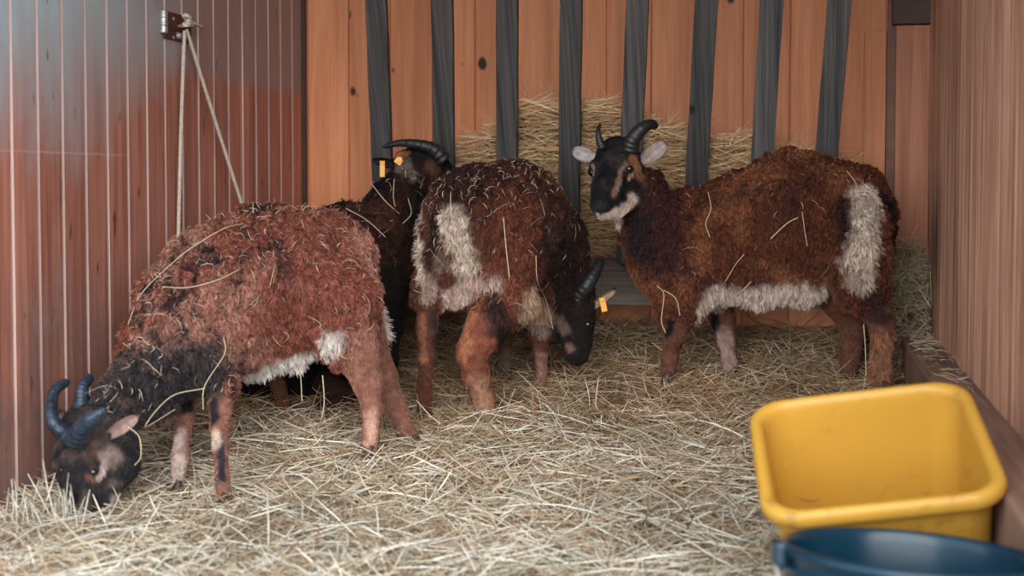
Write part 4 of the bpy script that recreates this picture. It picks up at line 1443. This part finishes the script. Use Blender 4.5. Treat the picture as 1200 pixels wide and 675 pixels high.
# ---------------------------------------------------------------- hinge and rope on the left wall
def on_left(px, py, off=0.0):
    d = ray(px, py)
    t = (XL + off - CAM[0]) / d[0]
    return CAM + d * t


def hinge():
    c = on_left(205, 30)
    root = empty('gate_hinge', c, 'small zinc gate hinge with a ring screwed to the red left wall', 'hinge')
    R = np.array(c)
    p0, p1 = on_left(203, 18), on_left(203, 47)
    b0, b1 = on_left(192, 12, .008), on_left(192, 39, .008)
    MB().tube([b0 + (b1 - b0) * t_ for t_ in (0, .04, .30, .33, .36, .64, .67, .70, .96, 1)], [.0070, .0085, .0085, .0070, .0085, .0085, .0070, .0085, .0085, .0070], n=18).build('barrel', M['steel'], root, R, smooth=False)
    ya, yb = on_left(190, 30)[1], on_left(222, 30)[1]
    za, zb = on_left(205, 48)[2], on_left(205, 16)[2]
    pl = MB().box((XL - .001, ya, za), (XL + .005, yb, zb)).build('plate', M['rust'], root, R, bevel=.0015)
    for (sx, sy) in ((203, 22), (203, 44)):
        q = on_left(sx, sy, .005)
        MB().tube([q, q + np.array([.002, 0, 0]), q + np.array([.003, 0, 0])], [.004, .004, .002], n=12).build('screw', M['steel'], pl, R, smooth=True)
    q = on_left(218, 30, .020)
    pts = []
    for k in range(25):
        a = 2 * math.pi * k / 24
        pts.append(q + np.array([math.cos(a) * .016, math.sin(a) * .016, math.sin(a) * .003]))
    MB().tube(pts, .0032, n=10, caps=False).build('ring', M['steel'], root, R, smooth=True)
    q2 = on_left(210, 42, .006)
    MB().tube([q2 - np.array([.0, .012, 0]), q2 + np.array([0, .012, 0])], [.007, .007], n=12).build('bolt', M['steel'], root, R, smooth=True)


hinge()


def twisted(pts, rad, turns_per_m=90, n_str=3):
    P = curved(pts, 10)
    seg = np.linalg.norm(np.diff(P, axis=0), axis=1)
    s_ = np.concatenate([[0], np.cumsum(seg)])
    n = max(8, int(s_[-1] / .0028))
    ss = np.linspace(0, s_[-1], n)
    C = np.stack([np.interp(ss, s_, P[:, i]) for i in range(3)], -1)
    T = unit(np.gradient(C, axis=0))
    a = np.array([1.0, 0, 0]) if abs(T[0][0]) < .9 else np.array([0, 1.0, 0])
    n1 = unit(np.cross(T, a)); n2 = np.cross(T, n1)
    mb = MB()
    for k in range(n_str):
        ph = ss * turns_per_m * 2 * math.pi / 1.0 * .6 + 2 * math.pi * k / n_str
        mb.tube(C + n1 * (np.cos(ph) * rad * .5)[:, None] + n2 * (np.sin(ph) * rad * .5)[:, None], rad * .58, n=6)
    return mb


def rope():
    top = on_left(217, 31, .020)
    root = empty('rope', top, 'thin cream rope hanging as a loop from the hinge ring on the left wall', 'rope')
    R = np.array(top)
    low1 = on_left(209, 285, .030)
    bl = low1 + np.array([0, 0.0, -.07])
    low2 = on_left(285, 245, .05)
    b2 = on_left(300, 300, .05)
    b2m = (bl + b2) / 2 + np.array([.01, 0, -.09])
    # one loop: down, through behind the sheep, and back up
    mb = twisted([top + np.array([.0, -.003, -.010]), (top + low1) / 2 + np.array([0, -.004, 0]), low1, bl, b2m, b2], .0042)
    mb.build('falling_line', M['rope'], root, R, smooth=True)
    mb = twisted([b2, low2, (low2 + top) / 2, top + np.array([0, .006, -.006])], .0042)
    mb.build('slanting_line', M['rope'], root, R, smooth=True)
    k = on_left(219, 24, .024)
    kn = []
    for i in range(40):
        a = i / 39 * 4 * math.pi
        kn.append(k + np.array([.006 * math.sin(a), .009 * math.cos(a), .010 * math.sin(a * .5)]))
    mb = MB().tube(kn, .0048, n=8)
    mb.tube(curved([k, on_left(228, 28, .03), on_left(238, 32, .028)], 6), .0045, n=8)
    mb.build('knot', M['rope'], root, R, smooth=True)


rope()
# thin scratch along the left wall boards
# ---------------------------------------------------------------- yellow tub


def rounded_ring(a, b, r, n=8):
    """points of a rounded rectangle 2a x 2b"""
    r = min(r, a, b)
    out = []
    for (cx, cy, a0) in ((a - r, b - r, 0), (-a + r, b - r, 90), (-a + r, -b + r, 180), (a - r, -b + r, 270)):
        for k in range(n + 1):
            t = math.radians(a0 + 90 * k / n)
            out.append((cx + r * math.cos(t), cy + r * math.sin(t)))
    return out


def plastic(name, c, dirt=True, rough=.42):
    mt, nt, bs = new_mat(name)
    tc = N(nt, 'ShaderNodeTexCoord')
    no = N(nt, 'ShaderNodeTexNoise', {'Vector': tc.outputs['Object'], 'Scale': 9.0, 'Detail': 6.0, 'Roughness': .65})
    n2 = N(nt, 'ShaderNodeTexNoise', {'Vector': tc.outputs['Object'], 'Scale': 42.0, 'Detail': 4.0, 'Roughness': .7})
    cc = c
    if dirt:
        f = math_n(nt, 'MULTIPLY', mapr(nt, no.outputs[0], .46, .62), mapr(nt, n2.outputs[0], .52, .66, 0, .9))
        cc = mix_c(nt, mapr(nt, no.outputs[0], .45, .75, 0, .22), c, tuple(x * .75 for x in c))
        cc = mix_c(nt, f, cc, (0.22, 0.11, 0.03))
        nt.links.new(cc, bs.inputs['Base Color'])
    else:
        bs.inputs['Base Color'].default_value = (*c, 1)
    bs.inputs['Roughness'].default_value = rough
    bs.inputs['Specular IOR Level'].default_value = .45
    bp = N(nt, 'ShaderNodeBump', {'Height': n2.outputs[0], 'Strength': .08, 'Distance': .002})
    nt.links.new(bp.outputs[0], bs.inputs['Normal'])
    return mt


M['yellow'] = plastic('yellow_plastic', (0.55, 0.29, 0.04))
M['blue'] = plastic('blue_plastic', (0.001, 0.024, 0.046), dirt=False, rough=.24)


def tub():
    fl, fr = W(893, 600, 1.600), W(1170, 577, 1.560)
    bl, br = W(897, 478, 1.816), W(1126, 446, 1.775)
    c = (fl + fr + bl + br) / 4
    u = unit((fr - fl) + (br - bl))
    v = (bl - fl) + (br - fr)
    v = unit(v - u * np.dot(u, v))
    n = np.cross(u, v)
    a = np.linalg.norm((fr - fl) + (br - bl)) / 4 + .004
    bb = np.linalg.norm((bl - fl) + (br - fr)) / 4 + .004
    root = empty('plastic_tub', c - n * .2, 'yellow rectangular plastic tub tilted forward on the straw by the right wall', 'tub')
    R = np.array(root.location)
    Hh = .205
    tp = .020
    #  (inset from rim size, depth below the rim plane)
    prof = [(tp + .004, Hh), (tp - .002, Hh - .006), (.008, .040), (.005, .021), (-.005, .020), (-.0085, .016), (-.0095, .006), (-.006, -.001), (.001, -.003), (.0065, 0.001), (.0095, .009),
            (.011, .040), (tp + .002, Hh - .012), (tp + .008, Hh - .005)]
    mb = MB()
    V, F = [], []
    rr = .044
    for (ins, dp) in prof:
        for (x, y) in rounded_ring(a - ins, bb - ins, max(.012, rr - ins * .4)):
            V.append(c + u * x + v * y - n * dp)
    k = 36
    for i in range(len(prof) - 1):
        for j in range(k):
            j2 = (j + 1) % k
            F.append((i * k + j, i * k + j2, (i + 1) * k + j2, (i + 1) * k + j))
    F.append(tuple(range(k))[::-1])
    F.append(tuple((len(prof) - 1) * k + j for j in range(k)))
    mb.add(V, F)
    o = mb.build('tub_shell', M['yellow'], root, R, smooth=True)
    # a rolled rim of its own
    V2 = []
    o.data.polygons[-1].use_smooth = False
    s_ = o.modifiers.new('s', 'SUBSURF'); s_.levels = 1; s_.render_levels = 2
    # straw crumbs inside
    r = np.random.default_rng(77)
    P = []
    for _ in range(14):
        x, y = r.uniform(-a * .75, a * .75), r.uniform(-bb * .7, bb * .75)
        P.append(c + u * x + v * y - n * (Hh - .010))
    # crumbs lying against the rear inner wall, low down
    q1 = c - u * a * .62 + v * (bb - .021) - n * .135
    q2 = c - u * a * .78 + v * (bb - .020) - n * .10
    P = np.array(P + [q1, q2])
    Dd = r.normal(0, 1, (len(P), 3)); Dd = unit(Dd - n * (Dd @ n)[:, None])
    Dd[-2] = unit(u * .8 - n * .4); Dd[-1] = unit(n + u * .1)
    L = np.full(len(P), .025); L[-2] = .045; L[-1] = .035
    wd = np.full(len(P), .0022); wd[-1] = .006
    cc = np.tile([[.45, .30, .12]], (len(P), 1)); cc[-1] = (.7, .6, .45)
    Vv, Ff, Cc = straws(P, Dd, L, wd, cc, bend=.2, seg=4)
    me = mesh_np('straw_scraps', Vv - R, Ff, Cc, [M['straw']], smooth=True)
    tag(link('straw_scraps', me, None, R), 'few crumbs of straw inside the yellow tub', 'straw', kind='stuff')


tub()


def bucket():
    c = W(1068, 645, 1.385)
    n = unit(np.array([0, 0, 1.0]) + RT * .055 + FLAT * .085)
    u = unit(RT - n * RT.dot(n)); v = np.cross(n, u)
    R0 = .129
    H = .235
    root = empty('bucket', c - n * H, 'dark blue round plastic bucket in front of the yellow tub', 'bucket')
    R = np.array(root.location)
    prof = [(.088, H), (.094, H - .004), (.121, .060), (.1225, .040), (.126, .036), (.1265, .022), (.125, .018), (.1265, .010), (.1300, .008), (.1310, .004), (.1295, -.0005), (.1265, -.001),
            (.1240, .003), (.1225, .012), (.118, .060), (.091, H - .008), (.086, H - .005)]
    V, F = [], []
    k = 72
    for (r, dp) in prof:
        for j in range(k):
            t = 2 * math.pi * j / k
            # pouring lip at the left
            V.append(c + (u * math.cos(t) + v * math.sin(t)) * r - n * dp)
    for i in range(len(prof) - 1):
        for j in range(k):
            j2 = (j + 1) % k
            F.append((i * k + j, i * k + j2, (i + 1) * k + j2, (i + 1) * k + j))
    F.append(tuple(range(k))[::-1])
    F.append(tuple((len(prof) - 1) * k + j for j in range(k)))
    MB().add(V, F).build('bucket_shell', M['blue'], root, R, smooth=True)
    for sg in (-1, 1):
        q = c + u * sg * .131 - n * .010
        mb = MB()
        rr = np.stack([u, v, n], 1)
        mb.box((-.007, -.015, -.014), (.007, .015, .014), R=rr, c=q + u * sg * .003)
        o = mb.build('handle_lug', M['blue'], root, R, bevel=.005, seg=3)
    pts = []
    for i in range(41):
        a = math.pi * i / 40
        pts.append(c - n * .012 + u * math.cos(a) * .139 - v * math.sin(a) * .132 * .35 - n * math.sin(a) * .125 - v * math.sin(a) * .095)
    MB().tube(pts, .0024, n=8).build('handle', M['steel'], root, R, smooth=True)


bucket()

# ---------------------------------------------------------------- light
wd = bpy.data.worlds.new('world')
sc.world = wd
wd.use_nodes = True
nt = wd.node_tree
bg = nt.nodes['Background']
bg.inputs[0].default_value = (0.76, 0.91, 1.0, 1)
bg.inputs[1].default_value = 2.5
sd = bpy.data.lights.new('sun', 'SUN')
sd.energy = 4.9
sd.angle = math.radians(70)
sd.color = (1.0, 0.97, 0.93)
so = bpy.data.objects.new('sun', sd)
col.objects.link(so)
dirv = Vector((-0.12, 1.0, -0.32))
so.rotation_euler = dirv.to_track_quat('-Z', 'Y').to_euler()

sc.view_settings.view_transform = 'Standard'
sc.view_settings.look = 'None'
sc.view_settings.exposure = 0.0
sc.view_settings.gamma = 1.0
sc.view_settings.use_curve_mapping = False
